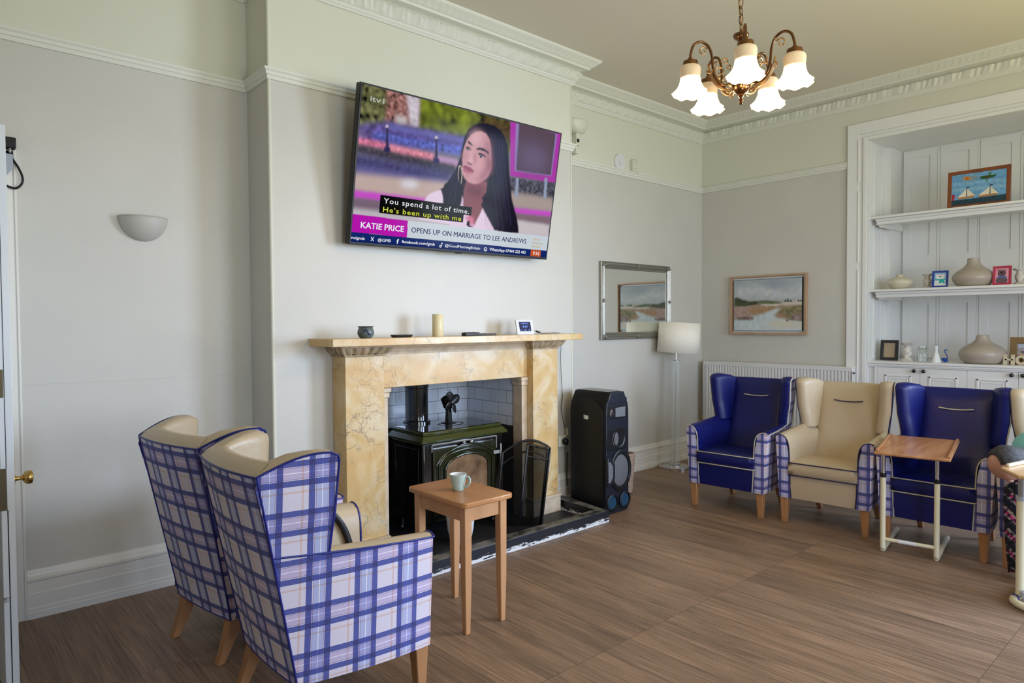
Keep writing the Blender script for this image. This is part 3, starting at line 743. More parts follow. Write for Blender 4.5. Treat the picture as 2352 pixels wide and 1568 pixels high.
# ------------------------------------------------------------------ stove
SX0, SX1, SY0, SY1 = 2.60, 3.31, 3.80, 4.20
t = thing('wood_stove', 'glossy black and green cast iron stove standing inside the fireplace', 'stove', (0, 0, .018))
b = MB(); b.box(SX0, SX1, SY0, SY1, .10, .665); body = b.build('stove_body', 'stove_black', t, bevel=.012)
b = MB(); b.box(SX0-.03, SX1+.03, SY0-.032, SY1+.01, .665, .680)
b.hexa([(SX0-.03, SY0-.032, .68), (SX1+.03, SY0-.032, .68), (SX1+.03, SY1+.01, .68), (SX0-.03, SY1+.01, .68)], [(SX0-.004, SY0-.006, .712), (SX1+.004, SY0-.006, .712), (SX1+.004, SY1-.005, .712), (SX0-.004, SY1-.005, .712)])
b.box(SX0+.003, SX1-.003, SY0+.0, SY1-.01, .712, .738); b.build('top_plate', ['stove_green_top'], t, bevel=.006)
b = MB(); b.box(SX0+.012, SX1-.012, SY0+.01, SY1-.02, .738, .742); b.build('hotplate', 'stove_black', t, bevel=.002)
# hotplate octagonal lid line
b = MB(); oc = [(2.985+.10*math.cos(a), 4.0+.085*math.sin(a), .7425) for a in [PI/8+k*PI/4 for k in range(8)]]; b.tube(oc, .0022, 6, closed=True); b.build('lid_seam', 'iron_black', t)
for x in (SX0+.05, SX1-.05):
    for y_ in (SY0+.05, SY1-.05):
        b = MB(); b.lathe([(.018, 0), (.024, .012), (.016, .03), (.028, .10)], (x, y_, 0), 14); b.build('leg', 'stove_black', t)
# front door with arched glass
fw = SX1-SX0
b = MB()
DX0, DX1, DZ0, DZ1 = SX0+.075, SX1-.075, .15, .64
def archpts(x0, x1, z0, zs, zt, n=18):
    pts = [(x0, z0)]
    for k in range(n+1):
        a = PI-PI*k/n; pts.append(((x0+x1)/2+(x1-x0)/2*math.cos(a), zs+(zt-zs)*math.sin(a)))
    pts.append((x1, z0)); return pts
b.box(DX0, DX1, SY0-.016, SY0, DZ0, DZ1-.02)
b.build('stove_door', 'stove_green', t, bevel=.004)
b = MB()
def arch_tube(x0, x1, z0, zs, zt, y, r, b=b):
    b.tube([(p[0], y, p[1]) for p in archpts(x0, x1, z0, zs, zt)], r, 8)
arch_tube(DX0+.095, DX1-.075, .19, .46, .556, SY0-.022, .010); arch_tube(DX0+.045, DX1-.035, .17, .49, .590, SY0-.020, .007); arch_tube(DX0+.03, DX1-.02, .165, .50, .612, SY0-.018, .005)
b.tube([(DX0+.02, SY0-.018, .505), (DX0+.12, SY0-.019, .585), (DX0+.26, SY0-.019, .628), (DX0+.38, SY0-.019, .618), (DX1-.02, SY0-.018, .545)], .006, 8)
b.build('door_moulding', 'stove_green', t, smooth=60)
b = MB(); b.prism(archpts(DX0+.100, DX1-.080, .19, .46, .550), SY0-.019, SY0-.0165, 'y'); b.build('door_glass', 'soot_glass', t, smooth=0)
b = MB(); b.tube([(DX0-.01, SY0-.012, .648), ((DX0+DX1)/2-.02, SY0-.014, .650), (DX1+.01, SY0-.012, .648)], .006, 6)
b.tube([(DX0-.01, SY0-.012, .648), (DX0-.01, SY0-.012, .60)], .004, 6); b.tube([(DX1+.01, SY0-.012, .648), (DX1+.01, SY0-.012, .56)], .004, 6)
b.ball(((DX0+DX1)/2+.05, SY0-.02, .637), .016, .01, .014, 10, 8); b.ball(((DX0+DX1)/2-.02, SY0-.02, .640), .013, .01, .010, 10, 8)
b.build('scroll_trim', 'worn_iron', t)
b = MB()
for z in (.53, .24): b.box(DX1-.03, DX1+.045, SY0-.03, SY0-.014, z-.012, z+.012)
b.lathe([(.006, 0), (.006, .40)], (DX1+.034, SY0-.034, .19), 10); b.build('hinge', 'worn_iron', t, bevel=.002)
b = MB(); b.lathe([(.0045, 0), (.0045, .27)], (DX1+.034, SY0-.045, .25), 10); b.build('hinge_rod', 'copper_rod', t)
b = MB()
for (y0, y1, z0, z1) in ((SY0+.05, SY1-.05, .16, .62),):
    b.box(SX0-.006, SX0, y0, y1, z1-.012, z1); b.box(SX0-.006, SX0, y0, y1, z0, z0+.012); b.box(SX0-.006, SX0, y0, y0+.012, z0, z1); b.box(SX0-.006, SX0, y1-.012, y1, z0, z1)
b.build('side_panel', 'stove_black', t, bevel=.003)
t = thing('flue_pipe', 'glossy black flue pipe rising from the stove top', 'flue pipe', (2.838, 4.225, 0))
b = MB(); b.lathe([(.102, .757), (.102, .776), (.086, .782), (.086, 1.02), (.091, 1.024), (.091, 1.05), (.086, 1.054), (.086, 1.48)], (0, 0, 0), 40); b.build('pipe', 'stove_black', t, smooth=50)
t = thing('stove_fan', 'black heat powered stove fan standing on the stove top', 'fan', (3.00, 4.045, .7605), rz=math.radians(12))
b = MB(); b.lathe([(.058, 0), (.058, .004), (.022, .008)], (0, 0, 0), 8); b.hexa([(-.022, -.018, .006), (.022, -.018, .006), (.022, .018, .006), (-.022, .018, .006)], [(-.017, -.012, .125), (.017, -.012, .125), (.017, .012, .125), (-.017, .012, .125)]); b.build('fan_base', 'iron_black', t, bevel=.002)
b = MB()
for k in range(-4, 5):
    a = k*.09; b.hexa([(-.003+k*.007, -.02, .11), (.003+k*.007, -.02, .11), (.003+k*.007, .02, .11), (-.003+k*.007, .02, .11)], [(-.0025+k*.016, -.022, .205-.0012*k*k), (.0025+k*.016, -.022, .205-.0012*k*k), (.0025+k*.016, .022, .205-.0012*k*k), (-.0025+k*.016, .022, .205-.0012*k*k)])
b.build('heat_sink', 'iron_black', t)
b = MB(); b.tube(smooth_path([(-.025, 0, .205), (-.025, 0, .235), (0, 0, .245), (.025, 0, .235), (.025, 0, .205)], 5), .002, 6); b.build('carry_loop', 'chrome', t)
for k in range(4):
    a = k*PI/2+.5; c_, s_ = math.cos(a), math.sin(a)
    b = MB(); rows = []
    for i in range(6):
        rr = .012+.078*i/5; hw = .006+.026*math.sin(PI*min(1, .2+i/5*.75)); tw = .35
        pc = (c_*rr, s_*rr); pr = []
        for j in (-1, 0, 1):
            pr.append((pc[0]-s_*hw*j, -.035+hw*j*tw, .155+pc[1]+c_*hw*j))
        rows.append(pr)
    b.grid(rows); o = b.build('fan_blade', 'iron_black', t); sd = o.modifiers.new('s', 'SOLIDIFY'); sd.thickness = .0015
b = MB(); b.tube([(0, -.042, .155), (0, -.015, .155)], .009, 10); b.build('fan_hub', 'silver_grey', t)

# spark guard: two arched mesh leaves leaning by the right pilaster
t = thing('spark_guard', 'black metal mesh spark guard with arched top leaning beside stove', 'fire screen', (0, 0, .019))
def leaf(A, B, zs, zt, lean, name):
    # A,B floor points; arch top
    A = Vector(A); B = Vector(B); X = (B-A); Wd = X.length; X.normalize(); Nn = Vector((X.y, -X.x, 0)); U = (Vector((0, 0, 1))-Nn*0+Vector(lean)).normalized()
    def P(s, h): return A+X*s*Wd+U*h
    n = 14; top = [P(k/n, zs[0]+(zs[1]-zs[0])*k/n+zt*math.sin(PI*k/n)) for k in range(n+1)]
    b = MB(); loop = [P(0, 0)]+top+[P(1, 0)]
    b.tube([tuple(p) for p in loop], .009, 6, closed=True)
    off = .085
    b.tube([tuple(P(k/n, zs[0]+(zs[1]-zs[0])*k/n+zt*math.sin(PI*k/n)-off)) for k in range(n+1)], .007, 6)
    b.build(name+'_frame', 'iron_black', t, smooth=60)
    b = MB(); vs = [tuple(p) for p in loop]; b.add(vs, [tuple(range(len(vs)))]); b.build(name+'_mesh', 'spark_mesh', t, smooth=0)
leaf((3.16, 3.72, 0), (3.427, 3.50, 0), (.535, .565), .075, (.22, .05, 0), 'front_leaf')
leaf((3.31, 3.615, 0), (3.43, 3.52, 0), (.59, .555), .0, (.19, .03, 0), 'rear_leaf')

t = thing('textured_pot', 'tall white textured pot standing on the hearth behind side table', 'pot', (2.76, 3.60, .019))
b = MB(); b.lathe([(.06, 0), (.068, .01), (.088, .10), (.098, .20), (.100, .27), (.094, .272), (.085, .20)], (0, 0, 0), 40, cap=False); b.lathe([(.001, .012), (.066, .012)], (0, 0, 0), 40, cap=False); b.build('pot_body', 'white_wicker', t, smooth=60)
t = thing('crumpled_papers', 'scrap of kindling lying on the hearth by left pilaster', 'kindling', (2.36, 3.62, .019))
b = MB()
for k in range(5):
    a = k*1.3; b.hexa([(-.05+.02*k, -.01, 0), (.03+.02*k, -.012, 0), (.03+.02*k, .01, 0), (-.05+.02*k, .012, 0)], [(-.045+.02*k, -.006+.01*k, .05+.012*k), (.02+.015*k, -.004+.01*k, .035+.01*k), (.02+.015*k, .004, .035+.01*k), (-.045+.02*k, .006, .055+.01*k)])
b.build('kindling_sticks', 'shabby_wood', t, bevel=.002)

# ------------------------------------------------------------------ mantel ornaments
MZ = 1.412
t = thing('glazed_pot', 'small grey stoneware pot with blue swirl, leftmost on mantelshelf', 'pot', (2.105, 3.68, MZ))
b = MB(); b.lathe([(.030, 0), (.040, .006), (.050, .024), (.051, .040), (.044, .060), (.042, .064), (.050, .073), (.047, .073), (.039, .064), (.042, .04), (.03, .01)], (0, 0, 0), 36, cap=False); b.lathe([(.001, .008), (.032, .008)], (0, 0, 0), 36, cap=False); b.build('pot_body', 'pot_glaze', t, smooth=60)
b = MB(); b.tube([(.0515*math.sin(a)*1.0, -.0515*math.cos(a), .036+.014*math.sin(k)) for k, a in [(q*.6, -.75+q*.09) for q in range(10)]], .0035, 6); b.build('swirl', 'pot_blue', t)
t = thing('coaster_tray', 'thin flat black case lying left of the candle on mantelshelf', 'case', (2.375, 3.70, MZ))
b = MB(); b.hexa([(-.055, -.03, 0), (.055, -.03, 0), (.055, .03, 0), (-.055, .03, 0)], [(-.064, -.035, .014), (.064, -.035, .014), (.064, .035, .014), (-.064, .035, .014)]); b.box(-.064, .064, -.035, .035, .014, .017); b.build('case_body', 'remote_black', t, bevel=.002)
t = thing('pillar_candle', 'cream pillar candle standing in middle of the mantelshelf', 'candle', (2.66, 3.70, MZ))
b = MB(); b.lathe([(.0355, 0), (.037, .002), (.037, .147), (.034, .150), (.032, .147), (.006, .143)], (0, 0, 0), 40, cap=False); b.lathe([(.0005, .143), (.006, .143)], (0, 0, 0), 40, cap=False); b.build('wax', 'candle_wax', t, smooth=50)
b = MB(); b.tube([(0, 0, .14), (.001, 0, .166)], .0022, 6); b.build('wick', 'wick', t)
def remote(x, y, rz, L, w, h, label):
    t = thing('remote_control', label, 'remote control', (x, y, MZ), rz, 'remote controls on mantelshelf')
    b = MB(); b.box(-L/2, L/2, -w/2, w/2, 0, h); b.build('remote_body', 'remote_black', t, bevel=min(.004, h*.4))
    b = MB()
    for i in range(5): b.box(-L/2+.012+i*.022, -L/2+.022+i*.022, -w*.3, w*.3, h, h+.0015)
    b.build('buttons', 'black_plastic', t, bevel=.0005)
remote(2.905, 3.655, .10, .135, .045, .024, 'chunky black remote control, left one of two near clock')
remote(3.055, 3.69, -.03, .19, .04, .013, 'slim black remote control, right one of two near clock')
t = thing('day_clock', 'white digital day clock showing TUESDAY 9:17 on mantelshelf', 'clock', (3.44, 3.665, MZ), rz=math.radians(-8))
cq = thing('clock_tilt', '', ''); 
bpy.data.objects.remove(cq)
tl = math.radians(14)
X_ = Vector((1, 0, 0)); U_ = Vector((0, math.sin(tl), math.cos(tl))); Nf = Vector((0, -math.cos(tl), math.sin(tl)))
def clk(x, h, d): return tuple(X_*x+U_*h+Nf*d)
cwid, chei = .155, .117
b = MB(); b.hexa([clk(-cwid/2, 0, 0), clk(cwid/2, 0, 0), clk(cwid/2, 0, -.014), clk(-cwid/2, 0, -.014)], [clk(-cwid/2, chei, 0), clk(cwid/2, chei, 0), clk(cwid/2, chei, -.014), clk(-cwid/2, chei, -.014)]); b.build('clock_case', 'white_plastic', t, bevel=.003)
b = MB(); b.add([clk(-.052, .026, .0006), clk(.052, .026, .0006), clk(.052, .097, .0006), clk(-.052, .097, .0006)], [(0, 1, 2, 3)]); b.build('clock_screen', 'clock_screen', t, smooth=0)
text_obj('clock_day', 'TUESDAY', 'clock_text', t, clk(-.037, .080, .0008), X_, U_, .070, .010)
text_obj('clock_time', '9:17', 'clock_text', t, clk(-.022, .052, .0008), X_, U_, .044, .017, bold=.01)
b = MB()
for x, w_ in ((-.046, .01), (-.012, .02), (.028, .016)): b.add([clk(x, .033, .0008), clk(x+w_, .033, .0008), clk(x+w_, .037, .0008), clk(x, .037, .0008)], [(0, 1, 2, 3)])
b.build('clock_date_marks', 'clock_text', t, smooth=0)
b = MB(); b.box(-.03, .03, .012, .05, 0, .05); b.build('clock_stand', 'white_plastic', t, bevel=.003)
t = thing('power_cable', 'thin black clock cable trailing off the mantel down the wall', 'cable', (0, 0, 0))
b = MB(); b.tube(smooth_path([(3.515, 3.70, 1.447), (3.56, 3.69, 1.437), (3.60, 3.68, 1.424), (3.64, 3.70, 1.416), (3.74, 3.80, 1.4145), (3.99, 3.868, 1.4145), (4.03, 3.868, 1.38), (4.02, 3.872, 1.22), (4.035, 3.875, 1.0), (4.045, 3.875, .88), (4.03, 3.875, .80), (4.045, 3.875, .72), (4.075, 3.875, .62)], 6), .0022, 6); b.build('lead', 'black_plastic', t)
b = MB(); b.tube([(3.565, 3.688, 1.4355), (3.595, 3.681, 1.4255)], .007, 10); b.build('inline_switch', 'black_plastic', t)
t = thing('wall_socket', 'wall socket with black plug low down between fireplace and speaker', 'socket', (4.03, YB-.001, .52))
b = MB(); b.box(-.045, .075, -.03, 0, -.045, .045); b.build('face_plate', 'cream_plastic', t, bevel=.003)
b = MB(); b.ball((.01, -.05, .0), .03, .028, .03); b.tube(smooth_path([(.02, -.055, -.02), (.03, -.05, -.12), (.03, -.045, -.3), (.045, -.042, -.38)], 5), .004, 6); b.build('plug', 'black_plastic', t)
b = MB(); b.box(.062, .075, -.0325, -.002, -.1, .1)
t2 = b.build('cable_trunking', 'cream_plastic', t, bevel=.001)

# ------------------------------------------------------------------ television
TW, TH = 1.703, .962
tt = math.radians(10.46); TYAW = -.0112
TX = Vector((math.cos(TYAW), math.sin(TYAW), 0)); TBk = Vector((-math.sin(TYAW), math.cos(TYAW), 0)); TU = Vector((0, 0, 1))*math.cos(tt)-TBk*math.sin(tt); TN = TX.cross(TU)
TO = Vector((2.051, 3.78, 1.991))
def tvp(u, v, d=0): return TX*(u*TW)+TU*(v*TH)+TN*d
t = thing('television', 'large flat television tilted forward on chimney breast showing an interview', 'television', tuple(TO))
b = MB(); b.hexa([tvp(0, 0, 0), tvp(1, 0, 0), tvp(1, 0, -.055), tvp(0, 0, -.055)], [tvp(0, 1, 0), tvp(1, 1, 0), tvp(1, 1, -.055), tvp(0, 1, -.055)]); b.build('tv_case', 'black_plastic', t, bevel=.004)
b = MB(); b.hexa([tvp(.488, -.008, .0), tvp(.512, -.008, .0), tvp(.512, -.008, -.02), tvp(.488, -.008, -.02)], [tvp(.485, .0, .0), tvp(.515, .0, .0), tvp(.515, .0, -.02), tvp(.485, .0, -.02)]); b.build('sensor_bump', 'black_plastic', t)
b = MB(); b.hexa([tvp(.35, .25, -.055), tvp(.65, .25, -.055), tuple(tvp(.65, .22, 0)+TBk*.14), tuple(tvp(.35, .22, 0)+TBk*.14)], [tvp(.35, .8, -.055), tvp(.65, .8, -.055), tuple(tvp(.65, .62, 0)+TBk*.18), tuple(tvp(.35, .62, 0)+TBk*.18)]); b.build('wall_bracket', 'black_matte', t)
# picture raster: polygons given in photograph-crop pixels, mapped to the flat screen by homography
def homog(src, dst):
    A = []; B = []
    for (x, y), (u, v) in zip(src, dst):
        A.append([x, y, 1, 0, 0, 0, -u*x, -u*y]); B.append(u); A.append([0, 0, 0, x, y, 1, -v*x, -v*y]); B.append(v)
    h = np.linalg.solve(np.array(A, float), np.array(B, float)); H = np.append(h, 1).reshape(3, 3)
    def f(p):
        q = H @ np.array([p[0], p[1], 1.0]); return (q[0]/q[2], q[1]/q[2])
    return f
class Raster:
    def __init__(s, w, h, H=None):
        s.w, s.h, s.H = w, h, H; s.img = np.zeros((h, w, 3)); uu, vv = np.meshgrid((np.arange(w)+0)/(w-1), (np.arange(h)+0)/(h-1)); s.U, s.V = uu, vv
        s.rng = np.random.default_rng(3)
    def mask(s, poly):
        P = [s.H(p) for p in poly] if s.H else poly
        m = np.zeros_like(s.U, bool); n = len(P)
        for i in range(n):
            (x0, y0), (x1, y1) = P[i], P[(i+1) % n]
            if y0 == y1: continue
            c = ((y0 > s.V) != (y1 > s.V)) & (s.U < (x1-x0)*(s.V-y0)/(y1-y0)+x0); m ^= c
        return m.astype(float)
    def blur(s, a, k):
        if k <= 0: return a
        for _ in range(2):
            for ax in (0, 1):
                pad = [(k, k) if i == ax else (0, 0) for i in range(a.ndim)]
                c = np.cumsum(np.pad(a, pad, mode='edge'), axis=ax)
                n = a.shape[ax]; sl = lambda q0, q1: tuple(slice(q0, q1) if i == ax else slice(None) for i in range(a.ndim))
                c = np.concatenate([np.zeros_like(c[sl(0, 1)]), c], axis=ax)
                a = (c[sl(2*k+1, 2*k+1+n)]-c[sl(0, n)])/(2*k+1)
        return a
    def fill(s, poly, col, soft=0, op=1.0, noise=0, nk=2):
        m = s.blur(s.mask(poly), int(round(soft*(s.w/400 if s.w > 300 else 1))) if soft else 0)*op; c = np.array([(x/255.)**2.2 for x in col])
        c = c[None, None, :]*np.ones_like(s.img)
        if noise:
            nz = s.blur(s.rng.normal(size=(s.h, s.w, 1)), nk); nz /= (nz.std()+1e-9); c = np.clip(c*(1+noise*nz), 0, 1)
        s.img = s.img*(1-m[..., None])+c*m[..., None]
    def mesh(s, name, mat, parent, P):
        # P(u,v)->3d ; v up
        vs = [tuple(P(u, v)) for v in np.linspace(0, 1, s.h) for u in np.linspace(0, 1, s.w)]
        fs = [(j*s.w+i, j*s.w+i+1, (j+1)*s.w+i+1, (j+1)*s.w+i) for j in range(s.h-1) for i in range(s.w-1)]
        me = bpy.data.meshes.new(name); me.from_pydata(vs, [], fs); me.materials.append(MATS[mat])
        ca = me.color_attributes.new(name='Col', type='FLOAT_COLOR', domain='POINT')
        a = np.ones((s.h*s.w, 4)); a[:, :3] = np.clip(s.img.reshape(-1, 3), 0, 1); ca.data.foreach_set('color', a.ravel())
        o = bpy.data.objects.new(name, me); COL.objects.link(o); o.parent = parent; return o
sH = homog([(203, 72), (1803, 482), (1684, 1500), (97, 1385)], [(0, 1), (1, 1), (1, 0), (0, 0)])
R = Raster(520, 293, sH); big = [(0, 0), (2000, 0), (2000, 1700), (0, 1700)]
R.fill(big, (120, 115, 130))
R.fill([(150, 0), (1900, 300), (1900, 700), (150, 480)], (92, 98, 44), 2, noise=.35, nk=4)
R.fill([(660, 180), (1100, 290), (1040, 560), (640, 470)], (112, 122, 40), 8, noise=.25, nk=5)
R.fill([(195, 60), (430, 130), (400, 420), (160, 430)], (105, 105, 70), 6, noise=.4, nk=3)
R.fill([(1180, 330), (1450, 400), (1440, 560), (1200, 520)], (84, 66, 40), 6, noise=.2)
R.fill([(400, 120), (665, 190), (650, 440), (390, 380)], (150, 105, 100), 3, noise=.35, nk=2)
R.fill([(560, 150), (665, 185), (655, 440), (590, 430)], (205, 195, 205), 2, noise=.1)
R.fill([(470, 330), (560, 345), (560, 430), (480, 420)], (200, 190, 190), 3)
R.fill([(160, 420), (400, 380), (1100, 520), (1060, 640), (160, 560)], (92, 78, 140), 4, noise=.25, nk=3)
R.fill([(300, 470), (1020, 590), (1010, 660), (290, 520)], (95, 105, 190), 3, noise=.2)
R.fill([(400, 400), (1040, 530), (1020, 560), (400, 440)], (110, 110, 180), 3)
R.fill([(160, 520), (390, 560), (385, 610), (155, 575)], (215, 120, 150), 2, noise=.15)
R.fill([(425, 575), (780, 650), (770, 710), (415, 635)], (225, 140, 160), 2, noise=.15)
R.fill([(800, 660), (985, 700), (980, 760), (790, 725)], (190, 150, 190), 2)
R.fill([(150, 570), (960, 740), (950, 830), (150, 640)], (70, 66, 74), 3, noise=.2)
R.fill([(150, 650), (930, 790), (900, 900), (140, 820)], (74, 72, 116), 5, noise=.12)
R.fill([(140, 760), (900, 870), (890, 900), (140, 830)], (110, 105, 160), 5)
for (x, y) in ((400, 440), (800, 530)):
    R.fill([(x-6, y), (x+8, y), (x+12, y+160), (x-12, y+160)], (55, 48, 78), 1); R.fill([(x-14, y-10), (x, y-35), (x+14, y-8)], (225, 215, 220), 1); R.fill([(x-22, y+150), (x+22, y+155), (x+26, y+200), (x-26, y+195)], (50, 46, 90), 1)
R.fill([(140, 815), (900, 890), (1000, 1100), (130, 960)], (196, 172, 166), 4)
R.fill([(510, 880), (600, 870), (665, 905), (600, 935), (510, 915)], (225, 225, 235), 5)
R.fill([(128, 955), (900, 1040), (900, 1100), (124, 1020)], (205, 80, 205), 2)
R.fill([(120, 1020), (900, 1100), (900, 1230), (115, 1130)], (122, 102, 118), 3)
R.fill([(115, 1105), (1000, 1200), (1720, 1290), (1710, 1360), (110, 1170)], (196, 188, 196), 3)
R.fill([(1380, 840), (1770, 880), (1750, 1010), (1370, 960)], (80, 80, 92), 3, noise=.4, nk=2)
R.fill([(1380, 960), (1740, 1010), (1730, 1130), (1370, 1080)], (172, 156, 150), 4)
R.fill([(1370, 1085), (1730, 1120), (1724, 1165), (1370, 1130)], (205, 80, 205), 2)
R.fill([(1370, 1130), (1724, 1165), (1715, 1230), (1370, 1180)], (130, 108, 118), 3)
R.fill([(1370, 1180), (1715, 1230), (1705, 1320), (1370, 1300)], (205, 195, 200), 2)
R.fill([(1400, 180), (1820, 480), (1760, 880), (1398, 825)], (178, 60, 172), 1)
R.fill([(1444, 390), (1775, 480), (1728, 826), (1432, 786)], (150, 130, 190), 1)
R.fill([(1470, 385), (1762, 476), (1722, 818), (1446, 780)], (92, 76, 88), 1)
R.fill([(1490, 560), (1700, 600), (1690, 800), (1470, 770)], (112, 100, 130), 16)
for x in (1440, 1670): R.fill([(x+5, 840), (x+26, 843), (x+18, 1010), (x-6, 1005)], (150, 160, 185), 1)
# sitter
hair = (24, 17, 36)
R.fill([(1120, 402), (1160, 392), (1210, 396), (1270, 412), (1320, 450), (1355, 505), (1378, 580), (1385, 660), (1388, 780), (1398, 900), (1410, 1010), (1428, 1090), (1450, 1170), (1462, 1240), (1465, 1300), (1250, 1296), (1000, 1120), (850, 1080), (840, 1000), (822, 945), (850, 930), (885, 890), (930, 820), (968, 750), (998, 660), (1012, 580), (1030, 500), (1062, 440)], hair, 1)
R.fill([(705, 1035), (722, 1000), (760, 972), (835, 945), (865, 1050), (1000, 1110), (1000, 1250), (650, 1190)], (232, 210, 232), 1)
R.fill([(978, 925), (1030, 1050), (1090, 1090), (1190, 1090), (1200, 1240), (1230, 1290), (900, 1255), (960, 1100)], (232, 208, 230), 1)
R.fill([(978, 925), (1003, 1060), (1000, 1110), (968, 1090), (966, 960)], (196, 160, 190), 2)
R.fill([(1190, 1110), (1330, 1240), (1340, 1290), (1200, 1280)], (226, 200, 222), 1)
R.fill([(1045, 860), (1215, 880), (1205, 960), (1165, 1010), (1190, 1060), (1150, 1150), (1105, 1240), (1015, 1075), (1020, 950)], (138, 84, 92), 1)
R.fill([(1020, 900), (1120, 920), (1190, 900), (1170, 1000), (1060, 980)], (104, 58, 70), 6, .8)
face = [(1128, 462), (1165, 458), (1205, 480), (1232, 530), (1243, 600), (1247, 700), (1240, 780), (1222, 828), (1190, 862), (1150, 888), (1110, 898), (1064, 884), (1030, 852), (1010, 812), (1004, 770), (1012, 738), (1010, 700), (1014, 650), (1026, 590), (1045, 540), (1080, 490)]
R.fill(face, (208, 154, 160), 1)
R.fill([(1190, 500), (1238, 560), (1248, 720), (1234, 810), (1190, 862), (1120, 896), (1140, 850), (1186, 780), (1196, 680), (1200, 590)], (160, 104, 116), 6)
R.fill([(1090, 470), (1150, 466), (1170, 520), (1110, 560), (1070, 540)], (226, 180, 186), 7)
R.fill([(1130, 690), (1185, 710), (1160, 770), (1110, 740)], (222, 164, 168), 7)
R.fill([(1020, 640), (1050, 650), (1040, 700), (1014, 690)], (186, 128, 138), 5)
# brows
R.fill([(1058, 538), (1072, 546), (1092, 572), (1096, 584), (1076, 572), (1054, 556)], (38, 22, 34), 1)
R.fill([(1126, 600), (1150, 592), (1185, 600), (1226, 632), (1226, 648), (1190, 626), (1150, 614), (1128, 616)], (38, 22, 34), 1)
# eyes
R.fill([(1036, 592), (1052, 584), (1074, 598), (1086, 616), (1064, 618), (1042, 608)], (52, 28, 42), 1)
R.fill([(1044, 606), (1056, 600), (1074, 610), (1064, 624), (1048, 618)], (176, 150, 164), 0); R.fill([(1050, 604), (1062, 604), (1060, 620), (1050, 618)], (26, 16, 26), 0)
R.fill([(1136, 640), (1158, 636), (1186, 650), (1204, 676), (1178, 670), (1150, 662)], (46, 26, 38), 1)
R.fill([(1144, 662), (1162, 654), (1186, 668), (1176, 682), (1154, 678)], (180, 152, 166), 0); R.fill([(1154, 658), (1170, 660), (1168, 678), (1154, 676)], (26, 16, 26), 0)
# nose
R.fill([(1088, 600), (1104, 612), (1100, 660), (1108, 706), (1094, 734), (1070, 728), (1058, 716), (1050, 704), (1066, 690), (1078, 650)], (222, 172, 178), 2)
R.fill([(1104, 620), (1118, 660), (1120, 706), (1104, 732), (1102, 690)], (166, 112, 124), 3)
R.fill([(1050, 708), (1066, 720), (1094, 734), (1086, 742), (1060, 732), (1048, 718)], (112, 60, 76), 1)
# lips
R.fill([(1016, 746), (1036, 740), (1052, 750), (1072, 756), (1100, 782), (1112, 798), (1080, 790), (1040, 776), (1018, 766)], (150, 74, 98), 1)
R.fill([(1018, 766), (1040, 776), (1080, 790), (1108, 798), (1092, 808), (1060, 810), (1030, 800), (1016, 784)], (184, 104, 124), 1)
R.fill([(1018, 764), (1060, 780), (1104, 796), (1060, 786)], (92, 40, 58), 0)
R.fill([(1030, 812), (1076, 826), (1064, 838), (1034, 828)], (176, 120, 132), 3)
R.fill([(1218, 700), (1240, 690), (1244, 760), (1226, 800)], (150, 96, 108), 3)
for cx_, cy_, rx_, ry_ in ((992, 822, 15, 78), (1223, 918, 6, 52)):
    for k in range(44):
        a = 2*PI*k/44; x, y = cx_+rx_*math.cos(a), cy_+ry_*math.sin(a); R.fill([(x-3, y-6), (x+3, y-6), (x+3, y+6), (x-3, y+6)], (200, 178, 150), 0, .9)
# hair over the shoulders, with lighter strands
R.fill([(862, 900), (960, 840), (1000, 890), (1018, 940), (1000, 1060), (965, 1110), (850, 1060)], hair, 1)
R.fill([(1215, 860), (1240, 820), (1300, 900), (1350, 1290), (1270, 1280), (1160, 1070), (1205, 970)], hair, 1)
for x0_, y0_, x1_, y1_ in ((1240, 470, 1300, 900), (1270, 480, 1345, 1100), (1300, 520, 1370, 1200), (1325, 540, 1400, 1240), (1255, 860, 1300, 1260), (1290, 900, 1340, 1280), (980, 700, 900, 960), (1000, 720, 930, 1080), (960, 860, 890, 1050), (1120, 410, 1050, 520)):
    R.fill([(x0_, y0_), (x0_+7, y0_), (x1_+5, y1_), (x1_-2, y1_)], (62, 52, 92), 1, .55)
R.fill([(1026, 1175), (1060, 1158), (1098, 1170), (1106, 1232), (1080, 1250), (1050, 1200)], (212, 120, 150), 2); R.fill([(1050, 1200), (1068, 1205), (1070, 1240), (1100, 1252), (1060, 1252), (1042, 1236)], (30, 24, 34), 0)
# captions
R.fill([(343, 990), (1087, 1088), (1080, 1158), (1022, 1151), (1015, 1218), (331, 1143)], (6, 6, 8))
R.fill([(90, 1152), (567, 1205), (555, 1347), (80, 1300)], (186, 26, 176)); pass
R.fill([(567, 1205), (1720, 1330), (1700, 1446), (555, 1347)], (206, 216, 224))
R.fill([(60, 1302), (1720, 1446), (1720, 1560), (60, 1420)], (20, 44, 108)); R.fill([(60, 1360), (1720, 1500), (1720, 1560), (60, 1420)], (16, 34, 92), 4)
R.fill([(1563, 1436), (1644, 1442), (1640, 1494), (1560, 1488)], (206, 88, 40))
def scrP(u, v, d=.0008): return tvp(.008+u*.984, .018+v*.970, d)
R.mesh('screen', 'screen_picture', t, scrP)
def scr_text(s, a, c, cap, mat, bold=0, spacing=1, name='caption_text', shear=0):
    ua, va = sH(a); uc, vc = sH(c); P0 = scrP(ua, va, .0026); P1 = scrP(uc, vc, .0026); d = P1-P0
    ut, vt = sH((a[0]+3, a[1]-cap)); hgt = (scrP(ut, vt)-scrP(ua, va)).length
    text_obj(name, s, mat, t, tuple(P0), tuple(TX), tuple(TU), d.length, hgt, bold, 0, spacing, shear)
scr_text('You spend a lot of time.', (366, 1060), (1062, 1138), 46, 'ink_white', .008, 1.12)
